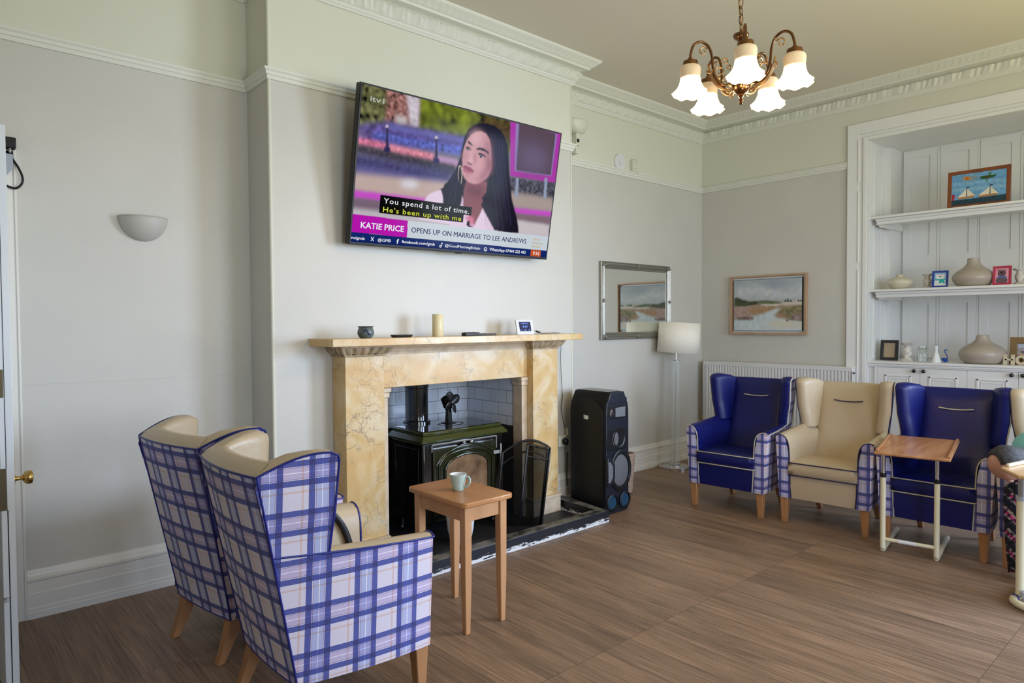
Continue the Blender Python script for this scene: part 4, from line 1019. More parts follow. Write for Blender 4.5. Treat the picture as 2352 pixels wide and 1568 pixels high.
scr_text("He's been up with me", (360, 1133), (998, 1200), 44, 'ink_yellow', .008, 1.12)
scr_text('KATIE PRICE', (176, 1268), (530, 1298), 52, 'ink_white', .022)
scr_text('OPENS UP ON MARRIAGE TO LEE ANDREWS', (590, 1303), (1523, 1388), 46, 'ink_navy', .008)
scr_text('m/gmb', (98, 1362), (210, 1370), 24, 'ink_white', .02); scr_text('@GMB', (315, 1380), (422, 1387), 26, 'ink_white', .02)
scr_text('X', (256, 1377), (286, 1379), 34, 'ink_white', .03); scr_text('f', (470, 1397), (487, 1398), 38, 'ink_white', .04)
scr_text('facebook.com/gmb', (512, 1391), (783, 1412), 24, 'ink_white', .022)
scr_text('@GoodMorningBritain', (864, 1419), (1150, 1441), 24, 'ink_white', .022); scr_text('WhatsApp 07444 222 462', (1225, 1448), (1520, 1471), 25, 'ink_white', .022)
scr_text('Good', (1578, 1356), (1632, 1361), 18, 'ink_gold', .01); scr_text('Morning', (1575, 1386), (1654, 1392), 18, 'ink_gold', .01); scr_text('Britain', (1572, 1416), (1637, 1421), 18, 'ink_gold', .01)
scr_text('9:16', (1577, 1477), (1629, 1482), 28, 'ink_white', .015); scr_text('itv1', (262, 210), (378, 229), 44, 'ink_pale', .02)
b = MB(); c0 = scrP(*sH((829, 1416)), .0026)
b.tube([tuple(c0+TX*.0065*math.cos(a)+TU*.0065*math.sin(a)) for a in [2*PI*k/14 for k in range(14)]], .0025, 6, closed=True)
b.tube([tuple(c0+TX*.0085-TU*.001), tuple(c0+TX*.0085+TU*.025), tuple(c0+TX*.013+TU*.020), tuple(c0+TX*.0165+TU*.019)], .0022, 6); b.build('note_mark', 'ink_white', t)
b = MB(); c0 = scrP(*sH((1196, 1437)), .0016)
b.tube([tuple(c0+TX*.013*math.cos(a)+TU*.013*math.sin(a)) for a in [2*PI*k/20 for k in range(20)]], .0022, 6, closed=True); b.tube([tuple(c0-TX*.006+TU*.004), tuple(c0-TX*.002-TU*.005), tuple(c0+TX*.006-TU*.006)], .002, 6); b.build('phone_mark', 'ink_white', t)

# ------------------------------------------------------------------ pictures and mirror
def frame_rect(b, w, h, fw, d, mi=0, P=None, prof=None):
    """picture frame in local x (width), z (height), front towards -y, mitred"""
    prof = prof or [(0, 0), (0, d), (fw*.15, d), (fw*.85, d*.8), (fw, d*.6), (fw, 0)]
    c = [(-w/2, -h/2), (w/2, -h/2), (w/2, h/2), (-w/2, h/2)]; s_ = [(1, 1), (-1, 1), (-1, -1), (1, -1)]
    rows = [[(c[i][0]+s_[i][0]*p, -q, c[i][1]+s_[i][1]*p) for p, q in prof] for i in range(4)]
    b.grid(rows, mi, closed_v=True)
def quad_part(name, mat, parent, w, h, y):
    b = MB(); b.add([(-w/2, y, -h/2), (w/2, y, -h/2), (w/2, y, h/2), (-w/2, y, h/2)], [(0, 1, 2, 3)]); return b.build(name, mat, parent, smooth=0, fixn=False)
# landscape on right wall (its own frame turned to face -X)
t = thing('framed_landscape', 'framed marsh landscape painting in pale oak frame above radiator', 'painting', (XR-.004, 3.432, 1.668), rz=-PI/2)
b = MB(); frame_rect(b, .825, .615, .026, .040, prof=[(0, 0), (0, .04), (.016, .04), (.016, .012), (.022, .012), (.022, 0)]); b.build('frame', 'oak_frame', t, smooth=20)
b = MB(); b.box(-.372, .372, -.030, -.004, -.268, .268); b.build('canvas_edge', 'frame_black', t)
quad_part('frame_backing', 'white_ceramic', t, .79, .58, -.006)
pH = homog([(1490, 300), (2175, 262), (2175, 800), (1490, 790)], [(0, 1), (1, 1), (1, 0), (0, 0)])
R = Raster(170, 124, pH)
R.fill([(1300, 0), (2400, 0), (2400, 1000), (1300, 1000)], (168, 176, 184), noise=.05, nk=6)
R.fill([(1490, 380), (1700, 330), (1900, 400), (2180, 330), (2180, 480), (1490, 480)], (186, 192, 196), 6, noise=.06, nk=4)
R.fill([(1700, 300), (1950, 290), (2100, 340), (1880, 360)], (150, 160, 172), 6)
R.fill([(1780, 430), (1860, 380), (1880, 400), (1810, 450)], (205, 208, 205), 3)
R.fill([(1490, 500), (2180, 500), (2180, 640), (1490, 640)], (160, 140, 115), 3, noise=.1)
R.fill([(1900, 515), (2180, 500), (2180, 540), (1900, 540)], (205, 195, 185), 2)
R.fill([(1490, 560), (1640, 540), (1700, 640), (1490, 680)], (172, 145, 135), 3, noise=.08)
R.fill([(1620, 590), (1880, 560), (1920, 580), (1680, 632)], (166, 128, 92), 2, noise=.1)
R.fill([(1490, 470), (1520, 462), (1560, 480), (1640, 505), (1720, 500), (1740, 530), (1600, 552), (1490, 552)], (66, 76, 52), 1, noise=.2)
R.fill([(1720, 498), (1800, 492), (1990, 515), (1930, 530), (1740, 525)], (92, 108, 78), 1, noise=.1)
R.fill([(1760, 535), (1930, 530), (1930, 545), (1760, 545)], (222, 214, 205), 1)
for x in (2005, 2030, 2060, 2140, 2165): R.fill([(x-14, 508), (x, 462 if x == 2030 else 480), (x+14, 506)], (74, 88, 82), 0)
R.fill([(1490, 690), (1720, 650), (1900, 580), (1960, 580), (1880, 650), (1960, 680), (2180, 700), (2180, 810), (1490, 800)], (196, 208, 212), 2, noise=.05)
R.fill([(1800, 720), (2000, 680), (2180, 720), (2180, 770), (1900, 780)], (208, 203, 188), 5)
R.fill([(1930, 610), (1990, 570), (2180, 540), (2180, 700), (2050, 690), (1940, 640)], (128, 122, 88), 2, noise=.22)
R.fill([(1900, 640), (1960, 620), (2050, 680), (1930, 670)], (165, 130, 100), 2); R.fill([(2060, 640), (2180, 620), (2180, 705), (2070, 690)], (140, 120, 118), 2, noise=.2)
R.fill([(1510, 670), (1600, 650), (1690, 660), (1680, 690), (1540, 690)], (120, 90, 85), 2, noise=.3); R.fill([(2010, 690), (2040, 680), (2030, 715)], (110, 70, 60), 1)
R.mesh('canvas', 'painted_canvas', t, lambda u, v: (-.368+u*.736, -.0306, -.264+v*.528))
# mirror
t = thing('wall_mirror', 'ornate silver framed mirror on alcove wall beside floor lamp', 'mirror', (5.466, YA-.003, 1.706))
b = MB(); frame_rect(b, 1.115, .748, .072, .03, prof=[(0, 0), (0, .026), (.006, .032), (.014, .026), (.020, .028), (.030, .036), (.040, .030), (.046, .024), (.052, .027), (.058, .021), (.066, .018), (.07, .008), (.07, 0)]); b.build('frame', 'silver_frame', t, smooth=30)
b = MB()
for sx_ in (-1, 1):
    for sz_ in (-1, 1):
        for k in range(7):
            a = k*.26; r_ = .03+.012*k
            b.ball((sx_*(.5575-.02-r_*math.sin(a)*.5), -.034, sz_*(.374-.02-r_*math.cos(a)*.35)), .012, .008, .012, 8, 6)
for x, z in ((0, .345), (0, -.345), (-.53, 0), (.53, 0)):
    for dx, dz in ((0, 0), (.014, 0), (-.014, 0), (0, .012), (0, -.012)): b.ball((x+dx, -.035, z+dz), .009, .007, .009, 8, 6)
b.build('corner_ornament', 'silver_frame', t)
quad_part('glass', 'mirror_glass', t, .98, .61, -.012)
# children's boat painting on upper shelf
t = thing('boat_painting', 'childlike painting of two sailing boats and green plane, mahogany frame', 'painting', (6.80, 1.636, 2.459), rz=-PI/2)
e = thing('x', '', ''); bpy.data.objects.remove(e)
def lean(o, a, w, h): o.rotation_euler = (a, 0, -PI/2)
t.rotation_euler = (math.radians(-5), 0, -PI/2)
b = MB(); frame_rect(b, .450, .322, .030, .02); o = b.build('frame', 'mahogany', t, smooth=20); o.location = (0, 0, .161)
b = MB(); b.box(-.215, .215, -.004, .006, -.155, .155); o = b.build('backboard', 'rustic_wood', t); o.location = (0, 0, .161)
kH = homog([(1085, 237), (1668, 155), (1655, 520), (1078, 592)], [(0, 1), (1, 1), (1, 0), (0, 0)])
R = Raster(200, 136, kH); allp = [(900, 0), (1900, 0), (1900, 800), (900, 800)]
R.fill(allp, (105, 160, 205), noise=.09, nk=3)
for y, c in ((330, (140, 185, 215)), (400, (150, 190, 210)), (290, (85, 145, 200))): R.fill([(1080, y), (1670, y-60), (1670, y-30), (1080, y+25)], c, 4, .7, noise=.08)
R.fill([(1070, 528), (1250, 510), (1670, 448), (1670, 540), (1070, 610)], (24, 62, 78), 1, noise=.3, nk=1)
R.fill([(1180, 290), (1320, 235), (1390, 260), (1240, 305)], (150, 140, 90), 6, .7)
for k in range(14):
    a = 2*PI*k/14; r_ = 62 if k % 2 else 40; R.fill([(1246+8*math.sin(a), 268-8*math.cos(a)), (1246+r_*1.1*math.cos(a), 268+r_*.6*math.sin(a)), (1246-8*math.sin(a), 268+8*math.cos(a))], (205, 140, 30), 0)
R.fill([(1246+20*math.cos(a), 268+18*math.sin(a)) for a in [2*PI*k/12 for k in range(12)]], (200, 95, 15), 1)
R.fill([(1383, 262), (1400, 245), (1470, 235), (1530, 232), (1550, 214), (1555, 240), (1530, 258), (1440, 280), (1390, 278)], (38, 84, 38), 0)
R.fill([(1465, 240), (1495, 195), (1508, 198), (1490, 240)], (60, 110, 40), 0); R.fill([(1445, 310), (1465, 262), (1478, 262), (1455, 314)], (60, 120, 50), 0); R.fill([(1440, 240), (1470, 236), (1480, 262), (1445, 270)], (70, 60, 20), 0)
for (x, top, bl, br, yb) in ((1243, 372, 1143, 1340, 498), (1490, 345, 1366, 1580, 470)):
    R.fill([(x-2, top+20), (x-2, yb-14), (bl, yb)], (226, 220, 200), 0); R.fill([(x+6, top+20), (br, yb-30), (x+6, yb-15)], (222, 214, 190), 0)
    R.fill([(x-3, top), (x+5, top), (x+4, yb), (x-4, yb)], (40, 52, 90), 0); R.fill([(x, top-4), (x+30, top-6), (x+28, top+8), (x, top+9)], (34, 34, 44), 0)
    R.fill([(bl, yb), (br-5, yb-32), (br-25, yb-8), (bl+18, yb+18)], (176, 118, 66), 0)
R.fill([(1088, 462), (1118, 458), (1112, 528), (1088, 530)], (176, 34, 52), 0)
o = R.mesh('canvas', 'painted_canvas', t, lambda u, v: (-.197+u*.394, -.0125, -.133+v*.266)); o.location = (0, 0, .161)

# small frames
def small_frame(name, label, cat, y, z, w, h, fw, mat, x=6.80, rz=0, tilt=-8, depth=.014, group=None):
    t = thing(name, label, cat, (x, y, z+.001), group=group); t.rotation_euler = (math.radians(tilt), 0, -PI/2+rz)
    b = MB(); frame_rect(b, w, h, fw, depth); o = b.build('frame', mat, t, smooth=20); o.location = (0, 0, h/2)
    b = MB(); b.box(-w/2+.004, w/2-.004, -.002, .004, -h/2+.004, h/2-.004); b.prism([(.0, -h/2+.003), (.05, -h/2+.003), (.004, h*.2)], -.01, .01, 'x'); o = b.build('back_strut', 'black_matte', t); o.location = (0, 0, h/2)
    return t
t = small_frame('picture_frame', 'blue framed polar bear picture on lower shelf', 'picture', 1.914, 1.785, .125, .148, .016, 'frame_blue', group='small picture frames on the shelves')
R = Raster(60, 74); F_ = lambda *a, **k: R.fill(*a, **k)
def ell(cx_, cy_, rx_, ry_, n=22): return [(cx_+rx_*math.cos(2*PI*k/n), cy_+ry_*math.sin(2*PI*k/n)) for k in range(n)]
F_([(-1, -1), (2, -1), (2, 2), (-1, 2)], (150, 185, 222)); F_([(.0, 0), (1, 0), (.92, .5), (.1, .5)], (226, 228, 234)); F_(ell(.5, .66, .38, .2), (236, 236, 238)); F_(ell(.2, .82, .08, .06), (236, 236, 238)); F_(ell(.8, .82, .08, .06), (236, 236, 238))
F_([(.05, .52), (.95, .52), (.9, .40), (.1, .40)], (40, 178, 176)); F_([(.45, .46), (.7, .46), (.65, .2), (.4, .2)], (40, 178, 176)); F_([(.62, .46), (.8, .42), (.97, .18), (.75, .16)], (40, 178, 176)); F_(ell(.5, .70, .09, .05), (22, 22, 30))
for x, y_ in ((.3, .78), (.72, .76), (.25, .70), (.78, .68)): F_(ell(x, y_, .018, .015), (30, 30, 40))
o = R.mesh('print', 'printed_card', t, lambda u, v: (-.046+u*.092, -.006, -.058+v*.116)); o.location = (0, 0, .074)
t = small_frame('picture_frame', 'red framed brown bear picture leaning by taupe vase', 'picture', 1.455, 1.785, .128, .158, .018, 'frame_red', x=6.77, group='small picture frames on the shelves')
R = Raster(60, 74); F_([(-1, -1), (2, -1), (2, 2), (-1, 2)], (222, 150, 172))
for x in (.22, .72): F_(ell(x, .86, .1, .08), (105, 76, 82)); F_(ell(x, .86, .05, .04), (222, 150, 172))
F_(ell(.47, .66, .32, .24), (100, 74, 82)); F_(ell(.47, .16, .45, .30), (92, 78, 92)); F_([(.14, .46), (.85, .46), (.85, .36), (.14, .36)], (60, 110, 190)); F_(ell(.46, .70, .12, .08), (40, 38, 44))
o = R.mesh('print', 'printed_card', t, lambda u, v: (-.046+u*.092, -.006, -.061+v*.122)); o.location = (0, 0, .079)
t = small_frame('picture_frame', 'black framed blank brown card standing on cabinet, leftmost ornament', 'picture', 2.335, 1.127, .150, .188, .026, 'frame_black', x=6.84, depth=.022, group='small picture frames on the shelves')
o = quad_part('print', 'kraft_paper', t, .10, .138, -.006); o.location = (0, 0, .094)
t = small_frame('photo_frame', 'rustic wooden photo frame with holiday snapshot behind the letters', 'photo frame', 1.275, 1.127, .27, .225, .052, 'rustic_wood', x=6.84, depth=.02)
R = Raster(60, 50); F_([(-1, -1), (2, -1), (2, 2), (-1, 2)], (150, 145, 150), noise=.1); F_([(0, .7), (1, .7), (1, 1), (0, 1)], (165, 180, 200)); F_(ell(.42, .62, .16, .22), (150, 92, 98)); F_([(.1, .5), (.9, .52), (1, .28), (.2, .3)], (78, 82, 108)); F_(ell(.38, .25, .28, .1), (205, 140, 90)); F_(ell(.38, .26, .2, .06), (170, 160, 150)); F_([(0, 0), (1, 0), (1, .15), (0, .15)], (24, 20, 34)); F_(ell(.8, .2, .2, .14), (120, 50, 30), 2)
o = R.mesh('print', 'printed_card', t, lambda u, v: (-.085+u*.17, -.006, -.062+v*.125)); o.location = (0, 0, .1125)

# ornaments
SZ1, SCAB = 1.786, 1.127
def lathe_thing(name, label, cat, mat, loc, prof, part, group=None, n=40, smooth=60):
    t = thing(name, label, cat, loc, group=group); b = MB()
    if part == 'vase_body': prof = [(max(.001, p[0]), p[2]) for p in smooth_path([(r_, 0, z_) for r_, z_ in prof], 4)]
    b.lathe(prof, (0, 0, 0), n, cap=False); b.lathe([(.001, prof[0][1]+.002), (prof[0][0], prof[0][1]+.002)], (0, 0, 0), n, cap=False); b.build(part, mat, t, smooth=smooth); return t
lathe_thing('squat_vase', 'small squat cream vase at left end of lower shelf', 'vase', 'cream_vase', (6.82, 2.245, SZ1), [(.045, 0), (.060, .004), (.095, .038), (.106, .060), (.098, .080), (.060, .102), (.030, .112), (.027, .125), (.036, .132), (.031, .132), (.024, .12), (.03, .10)], 'vase_body')
lathe_thing('bulbous_vase', 'wide taupe vase with narrow neck standing on lower shelf', 'vase', 'taupe_vase', (6.84, 1.672, SZ1), [(.085, 0), (.12, .008), (.150, .045), (.158, .075), (.148, .105), (.118, .135), (.082, .160), (.056, .190), (.047, .220), (.047, .238), (.042, .238), (.042, .20)], 'vase_body', 'taupe bulbous vases')
lathe_thing('bulbous_vase', 'wide taupe vase with narrow neck standing on cabinet top', 'vase', 'taupe_vase', (6.86, 1.605, SCAB), [(.10, 0), (.135, .006), (.166, .045), (.174, .080), (.164, .112), (.130, .145), (.085, .172), (.055, .200), (.046, .225), (.044, .240), (.039, .240), (.039, .20)], 'vase_body', 'taupe bulbous vases')
cs = [(.045, 0), (.048, .010), (.030, .022), (.024, .034), (.034, .052), (.036, .072), (.028, .095), (.020, .108), (.024, .116), (.046, .126), (.050, .136), (.042, .136), (.03, .13), (.002, .13)]
def candlestick(x, y, z, label, sc=1.0):
    lathe_thing('candlestick', label, 'candlestick', 'shabby_wood', (x, y, z), [(r*sc, h*sc) for r, h in cs], 'turned_stem', 'distressed white candlesticks')
candlestick(6.88, 2.035, SZ1, 'distressed candlestick partly hidden behind blue bear frame', .95)
candlestick(6.84, 1.348, SZ1, 'distressed candlestick right of the red bear frame', .98)
candlestick(6.80, 2.172, SCAB, 'distressed candlestick standing on cabinet beside black frame', 1.22)
lathe_thing('glass_jar', 'clear glass jar standing on white cabinet top', 'jar', 'clear_glass', (6.80, 2.044, SCAB), [(.040, 0), (.043, .004), (.043, .112), (.030, .122), (.028, .126), (.030, .144), (.026, .144), (.025, .125), (.039, .11), (.039, .008)], 'jar_body')
lathe_thing('bud_vase', 'small white conical bud vase beside blue glass swan', 'vase', 'white_ceramic', (6.80, 1.937, SCAB), [(.040, 0), (.040, .004), (.016, .085), (.012, .105), (.018, .138), (.015, .138), (.009, .105)], 'vase_body')
t = thing('glass_swan', 'tiny blue glass swan ornament on white cabinet top', 'ornament', (6.80, 1.866, SCAB))
b = MB(); b.ball((0, 0, .020), .016, .024, .018); b.ball((0, .018, .028), .010, .014, .012); b.build('swan_body', 'blue_glass', t)
b = MB(); b.tube(smooth_path([(0, -.012, .03), (0, -.014, .055), (0, -.002, .08), (0, .008, .098), (0, .004, .110), (0, -.006, .112), (0, -.012, .10)], 5), .0035, 8); b.build('swan_neck', 'blue_glass', t)
t = thing('wooden_letter', 'cream wooden block letter H on cabinet top', 'letter', (6.79, 1.405, SCAB), group='wooden word letters')
b = MB(); b.box(0, .02, .012, .040, 0, .084); b.box(0, .02, -.040, -.012, 0, .084); b.box(0, .02, -.03, .03, .034, .050); b.build('letter_body', 'letter_wood', t, bevel=.002)
t = thing('wooden_letter', 'cream wooden block letter O beside the letter H', 'letter', (6.79, 1.322, SCAB), group='wooden word letters')
b = MB(); n_ = 28; rows = []
for x, r_ in ((0, .019), (0, .040), (.02, .040), (.02, .019)): rows.append([(x, r_*math.cos(2*PI*k/n_), .040+r_*math.sin(2*PI*k/n_)) for k in range(n_)])
b.grid(rows, closed_u=True, closed_v=True); b.build('letter_body', 'letter_wood', t, smooth=50)
t = thing('wooden_letter', 'cream wooden block letter at right edge beside the letter O', 'letter', (6.79, 1.235, SCAB), group='wooden word letters')
b = MB(); b.box(0, .02, .02, .040, 0, .084); b.box(0, .02, -.040, -.02, 0, .084); b.hexa([(0, .008, .04), (.02, .008, .04), (.02, .03, .084), (0, .03, .084)], [(0, -.008, .04), (.02, -.008, .04), (.02, .012, .084), (0, .012, .084)]); b.hexa([(0, -.008, .04), (.02, -.008, .04), (.02, -.03, .084), (0, -.03, .084)], [(0, .008, .04), (.02, .008, .04), (.02, -.012, .084), (0, -.012, .084)]); b.build('letter_body', 'letter_wood', t)

# ------------------------------------------------------------------ wall fittings
t = thing('wall_sconce', 'half bowl plaster uplighter on left alcove wall', 'wall light', (1.014, YA, 1.976))
b = MB(); rows = []
for i in range(13):
    a = PI/2*i/12; rr = .120*math.sin(a); z = .128*(1-math.cos(a))
    rows.append([(rr*math.cos(PI*k/20), -rr*math.sin(PI*k/20)*.85, z) for k in range(21)])
b.grid(rows); o = b.build('bowl', 'ceramic_sconce', t, smooth=60); sd = o.modifiers.new('s', 'SOLIDIFY'); sd.thickness = .006; sd.offset = 1
t = thing('corner_uplighter', 'cream bowl uplighter on stem above picture rail beside chimney breast', 'wall light', (4.515, 4.13, 3.03))
b = MB(); rows = []
for i in range(13):
    a = PI/2*i/12; rr = .03+.095*math.sin(a); z = .155+.11*(1-math.cos(a))
    rows.append([(rr*math.cos(2*PI*k/28), rr*math.sin(2*PI*k/28)*.6, z) for k in range(28)])
b.grid(rows, closed_u=True); b.lathe([(.125, .265), (.118, .27), (.001, .268)], (0, 0, 0), 28, sy=.6, cap=False); b.build('bowl', 'cream_plastic', t, smooth=60)
b = MB(); b.box(-.025, .03, -.015, .03, .05, .17); b.box(-.02, .025, .0, .085, -.02, .05); b.build('stem', 'cream_plastic', t, bevel=.006)
b = MB(); b.box(-.02, .008, -.018, -.012, .075, .105); b.build('indicator', 'black_plastic', t)
t = thing('smoke_detector', 'round pale grey disc detector on alcove wall above picture rail', 'detector', (5.212, YA, 3.055))
def disc(b, prof, c=(0, 0, 0), n=40, ex=1, ez=1):
    b.grid([[(c[0]+ex*r*math.cos(2*PI*k/n), c[1]-y, c[2]+ez*r*math.sin(2*PI*k/n)) for k in range(n)] for r, y in prof], closed_u=True)
b = MB(); disc(b, [(.078, 0), (.080, .012), (.076, .018), (.001, .020)]); b.build('disc', 'white_plastic', t, smooth=40)
b = MB(); disc(b, [(.030, .018), (.030, .028), (.026, .030), (.001, .030)], (.008, 0, -.005)); b.build('sensor', 'white_plastic', t, smooth=40)
b = MB(); b.tube(smooth_path([(.03, -.008, -.07), (.05, -.008, -.09), (.065, -.008, -.105)], 4), .003, 6); b.build('lead', 'white_plastic', t)
t = thing('alarm_box', 'small cream alarm box right of the disc detector', 'alarm', (5.428, YA, 3.045))
b = MB(); b.prism([(-.05, -.058), (.055, -.058), (.055, .05), (.02, .066), (-.02, .066), (-.05, .05)], -.038, 0, 'y'); b.build('housing', 'cream_plastic', t, bevel=.004)
b = MB()
for z in (-.03, .028): b.box(-.008, .010, -.0395, -.037, z, z+.006)
b.tube([(-.018, -.039, .05), (0, -.039, .068), (.018, -.039, .05)], .002, 6); b.build('slots', 'grey_plastic', t)

# radiator
t = thing('panel_radiator', 'long white ribbed panel radiator below landscape painting', 'radiator', (6.56, 0, .35))
RYa, RYb, RH = 2.560, 4.128, .715
b = MB(); n_ = 47; pitch = (RYb-RYa-.02)/n_; row = []
for i in range(n_):
    y0 = RYa+.01+i*pitch
    row += [(0.0, y0), (0.0, y0+pitch*.42), (.011, y0+pitch*.58), (.011, y0+pitch*.86)]
row.append((0.0, RYb-.01))
b.grid([[(x, y_, .03) for x, y_ in row], [(x, y_, RH-.035) for x, y_ in row]]); b.box(0.012, .03, RYa, RYb, .01, RH-.01); b.box(-.002, .012, RYa, RYb, RH-.038, RH-.012); b.box(-.002, .012, RYa, RYb, 0, .03)
b.build('panel', 'radiator_white', t, smooth=20)
b = MB(); b.box(-.004, .075, RYa-.004, RYb+.004, RH-.014, RH); b.box(-.003, .075, RYa-.005, RYa, 0.01, RH); b.box(-.003, .075, RYb, RYb+.005, 0.01, RH); b.build('casing', 'radiator_white', t, bevel=.002)
b = MB(); b.tube([(.03, RYb+.03, -.35), (.03, RYb+.03, .06)], .0075, 8); b.tube([(.03, RYb+.03, .06), (.03, RYb+.0, .06)], .008, 8); b.lathe([(.014, .05), (.016, .10), (.012, .11)], (.03, RYb+.03, 0), 12); b.build('valve', 'brass', t)
b = MB(); b.lathe([(.006, 0), (.006, .012)], (.03, RYb-.06, RH), 10); b.box(-.002, .02, RYa-.028, RYa-.006, RH-.06, RH-.045); b.build('bleed_fitting', 'chrome', t)

# ------------------------------------------------------------------ floor lamp
t = thing('floor_lamp', 'chrome and glass floor lamp with cream drum shade in corner', 'lamp', (5.855, 4.025, 0))
b = MB(); b.lathe([(.155, 0), (.155, .022), (.150, .026), (.05, .027)], (0, 0, 0), 48, cap=False); b.lathe([(.05, .027), (.05, .045), (.046, .048), (.02, .05)], (0, 0, 0), 32, cap=False); b.build('base', 'chrome', t, smooth=40)
b = MB(); b.tube([(0, 0, .04), (.012, -.012, 1.21)], .0075, 12); b.build('pole', 'chrome', t)
b = MB(); b.lathe([(.047, .05), (.047, 1.10)], (.006, -.006, 0), 28, cap=False); b.lathe([(.0445, 1.10), (.0445, .05)], (.006, -.006, 0), 28, cap=False); b.build('glass_tube', 'thin_glass', t)
b = MB(); b.lathe([(.05, 1.10), (.05, 1.106), (.012, 1.112), (.012, 1.13)], (.01, -.01, 0), 24); b.build('collar', 'chrome', t)
b = MB(); rows = []
for z, r_ in ((0, .214), (.305, .207)): rows.append([(r_*math.cos(2*PI*k/56), r_*math.sin(2*PI*k/56), z) for k in range(56)])
b.grid(rows, closed_u=True); o = b.build('lamp_shade', 'lamp_fabric', t, smooth=60); sd = o.modifiers.new('s', 'SOLIDIFY'); sd.thickness = .002; o.location = (.035, -.02, 1.185); o.rotation_euler = (math.radians(2), math.radians(2.5), 0)
b = MB(); b.lathe([(.022, 1.2), (.028, 1.28), (.03, 1.31), (.01, 1.34)], (.02, -.015, 0), 16); b.build('bulb', 'white_plastic', t)

# ------------------------------------------------------------------ chandelier
CH = (2.893, 1.628, 0)
t = thing('chandelier', 'bronze five arm chandelier with lit frosted bell shades', 'chandelier', CH)
b = MB(); b.lathe([(.001, 2.497), (.006, 2.499), (.009, 2.505), (.005, 2.512), (.010, 2.518), (.006, 2.526), (.012, 2.536), (.008, 2.541), (.030, 2.552), (.040, 2.572), (.041, 2.588), (.032, 2.598), (.014, 2.606), (.012, 2.65), (.022, 2.68), (.026, 2.70), (.014, 2.72), (.012, 2.75), (.018, 2.775), (.014, 2.79), (.030, 2.80), (.036, 2.812), (.034, 2.818), (.008, 2.824), (.006, 2.84)], (0, 0, 0), 32, cap=False)
b.build('column', 'antique_brass', t, smooth=50)
for k in range(22):
    z = 2.85+k*.037
    if z > CZ-.03: break
    b = MB(); pts = []
    for q in range(12):
        a = 2*PI*q/12; lx = .0095*math.cos(a); lz = .022*math.sin(a)*(1+.15*abs(math.sin(a)))
        pts.append((lx, 0, z+lz) if k % 2 == 0 else (0, lx, z+lz))
    b.tube(pts, .0022, 6, closed=True); b.build('chain_link', 'antique_brass', t)
b = MB(); b.tube(smooth_path([(0, 0, 2.84)]+[(.010*math.cos(k*1.1), .010*math.sin(k*1.1), 2.86+k*.06) for k in range(13)]+[(0, 0, CZ-.01)], 4), .003, 6); b.build('flex', 'brass', t)
b = MB(); b.lathe([(.05, CZ), (.05, CZ-.01), (.02, CZ-.03), (.006, CZ-.035)][::-1], (0, 0, 0), 24); b.build('ceiling_rose', 'antique_brass', t)
va = math.atan2(-CH[1], -CH[0])
def spiral(c0, r0, turns, a0, sg, n=14):
    return [(c0[0]+r0*(1-.75*i/n)*math.cos(a0+sg*turns*2*PI*i/n), c0[1]+r0*(1-.75*i/n)*math.sin(a0+sg*turns*2*PI*i/n)) for i in range(n+1)]
for k in range(5):
    ang = va+.08+k*2*PI/5-(.12 if k == 1 else 0); c_, s_ = math.cos(ang), math.sin(ang)
    def A(r_, z, off=0): return (c_*r_-s_*off, s_*r_+c_*off, z)
    arm = MB(); path = smooth_path([A(.012, 2.625), A(.04, 2.60), (A(.085, 2.585)), A(.122, 2.62), A(.133, 2.67), A(.138, 2.72), A(.155, 2.762), A(.190, 2.780), A(.222, 2.764), A(.236, 2.724), A(.238, 2.698)], 6)
    arm.tube(path, .0062, 8)
    am = arm.build('arm', 'antique_brass', t, smooth=60)
    sc_ = MB()
    for c0, r0, tr, a0, sg in (((.178, 2.735), .022, 1.1, 2.6, -1), ((.100, 2.645), .030, 1.2, -1.6, 1), ((.060, 2.565), .022, 1.1, 1.4, 1), ((.152, 2.650), .018, .9, 2.9, 1), ((.075, 2.69), .018, .9, 0.2, 1)):
        sc_.tube([A(p[0], p[1], .003) for p in spiral(c0, r0, tr, a0, sg)], [.0042*(1-.5*i/14) for i in range(15)], 6)
    sc_.tube(smooth_path([A(.045, 2.56, 0), A(.09, 2.57), A(.125, 2.60), A(.148, 2.645), A(.155, 2.68)], 5), [.003+.005*math.sin(PI*i/20) for i in range(21)], 6)
    sc_.build('scroll', 'gilt_bronze', am)
    cp = MB(); cp.lathe([(.010, 2.705), (.012, 2.692), (.032, 2.690), (.034, 2.684), (.034, 2.670), (.030, 2.668)], A(.238, 0), 24); cp.build('shade_cap', 'antique_brass', am)
    sh = MB(); n_ = 48; rows = []
    for (r_, z, wb) in [(.012, 0, 0), (.040, -.002, 0), (.050, -.010, 0), (.0535, -.024, 0), (.052, -.045, 0), (.050, -.065, 0), (.052, -.085, 0), (.058, -.105, .0), (.066, -.122, .02), (.075, -.135, .05), (.083, -.145, .10), (.088, -.150, .13)]:
        rows.append([(r_*(1+wb*.6*math.cos(8*2*PI*q/n_))*math.cos(2*PI*q/n_), r_*(1+wb*.6*math.cos(8*2*PI*q/n_))*math.sin(2*PI*q/n_), z-wb*.06*(1-math.cos(8*2*PI*q/n_))) for q in range(n_)])
    sh.grid(rows, closed_u=True); o = sh.build('shade', 'lit_shade_glass', am, smooth=60); sd = o.modifiers.new('s', 'SOLIDIFY'); sd.thickness = .002
    o.location = A(.238, 2.672); o.scale = (.90, .90, .84)
    l = bpy.data.lights.new('lamp_light', 'POINT'); l.energy = 5.5; l.color = (1, .72, .40); l.shadow_soft_size = .035
    lo = bpy.data.objects.new('lamp_light', l); COL.objects.link(lo); lo.parent = t; lo.location = A(.238, 2.525)

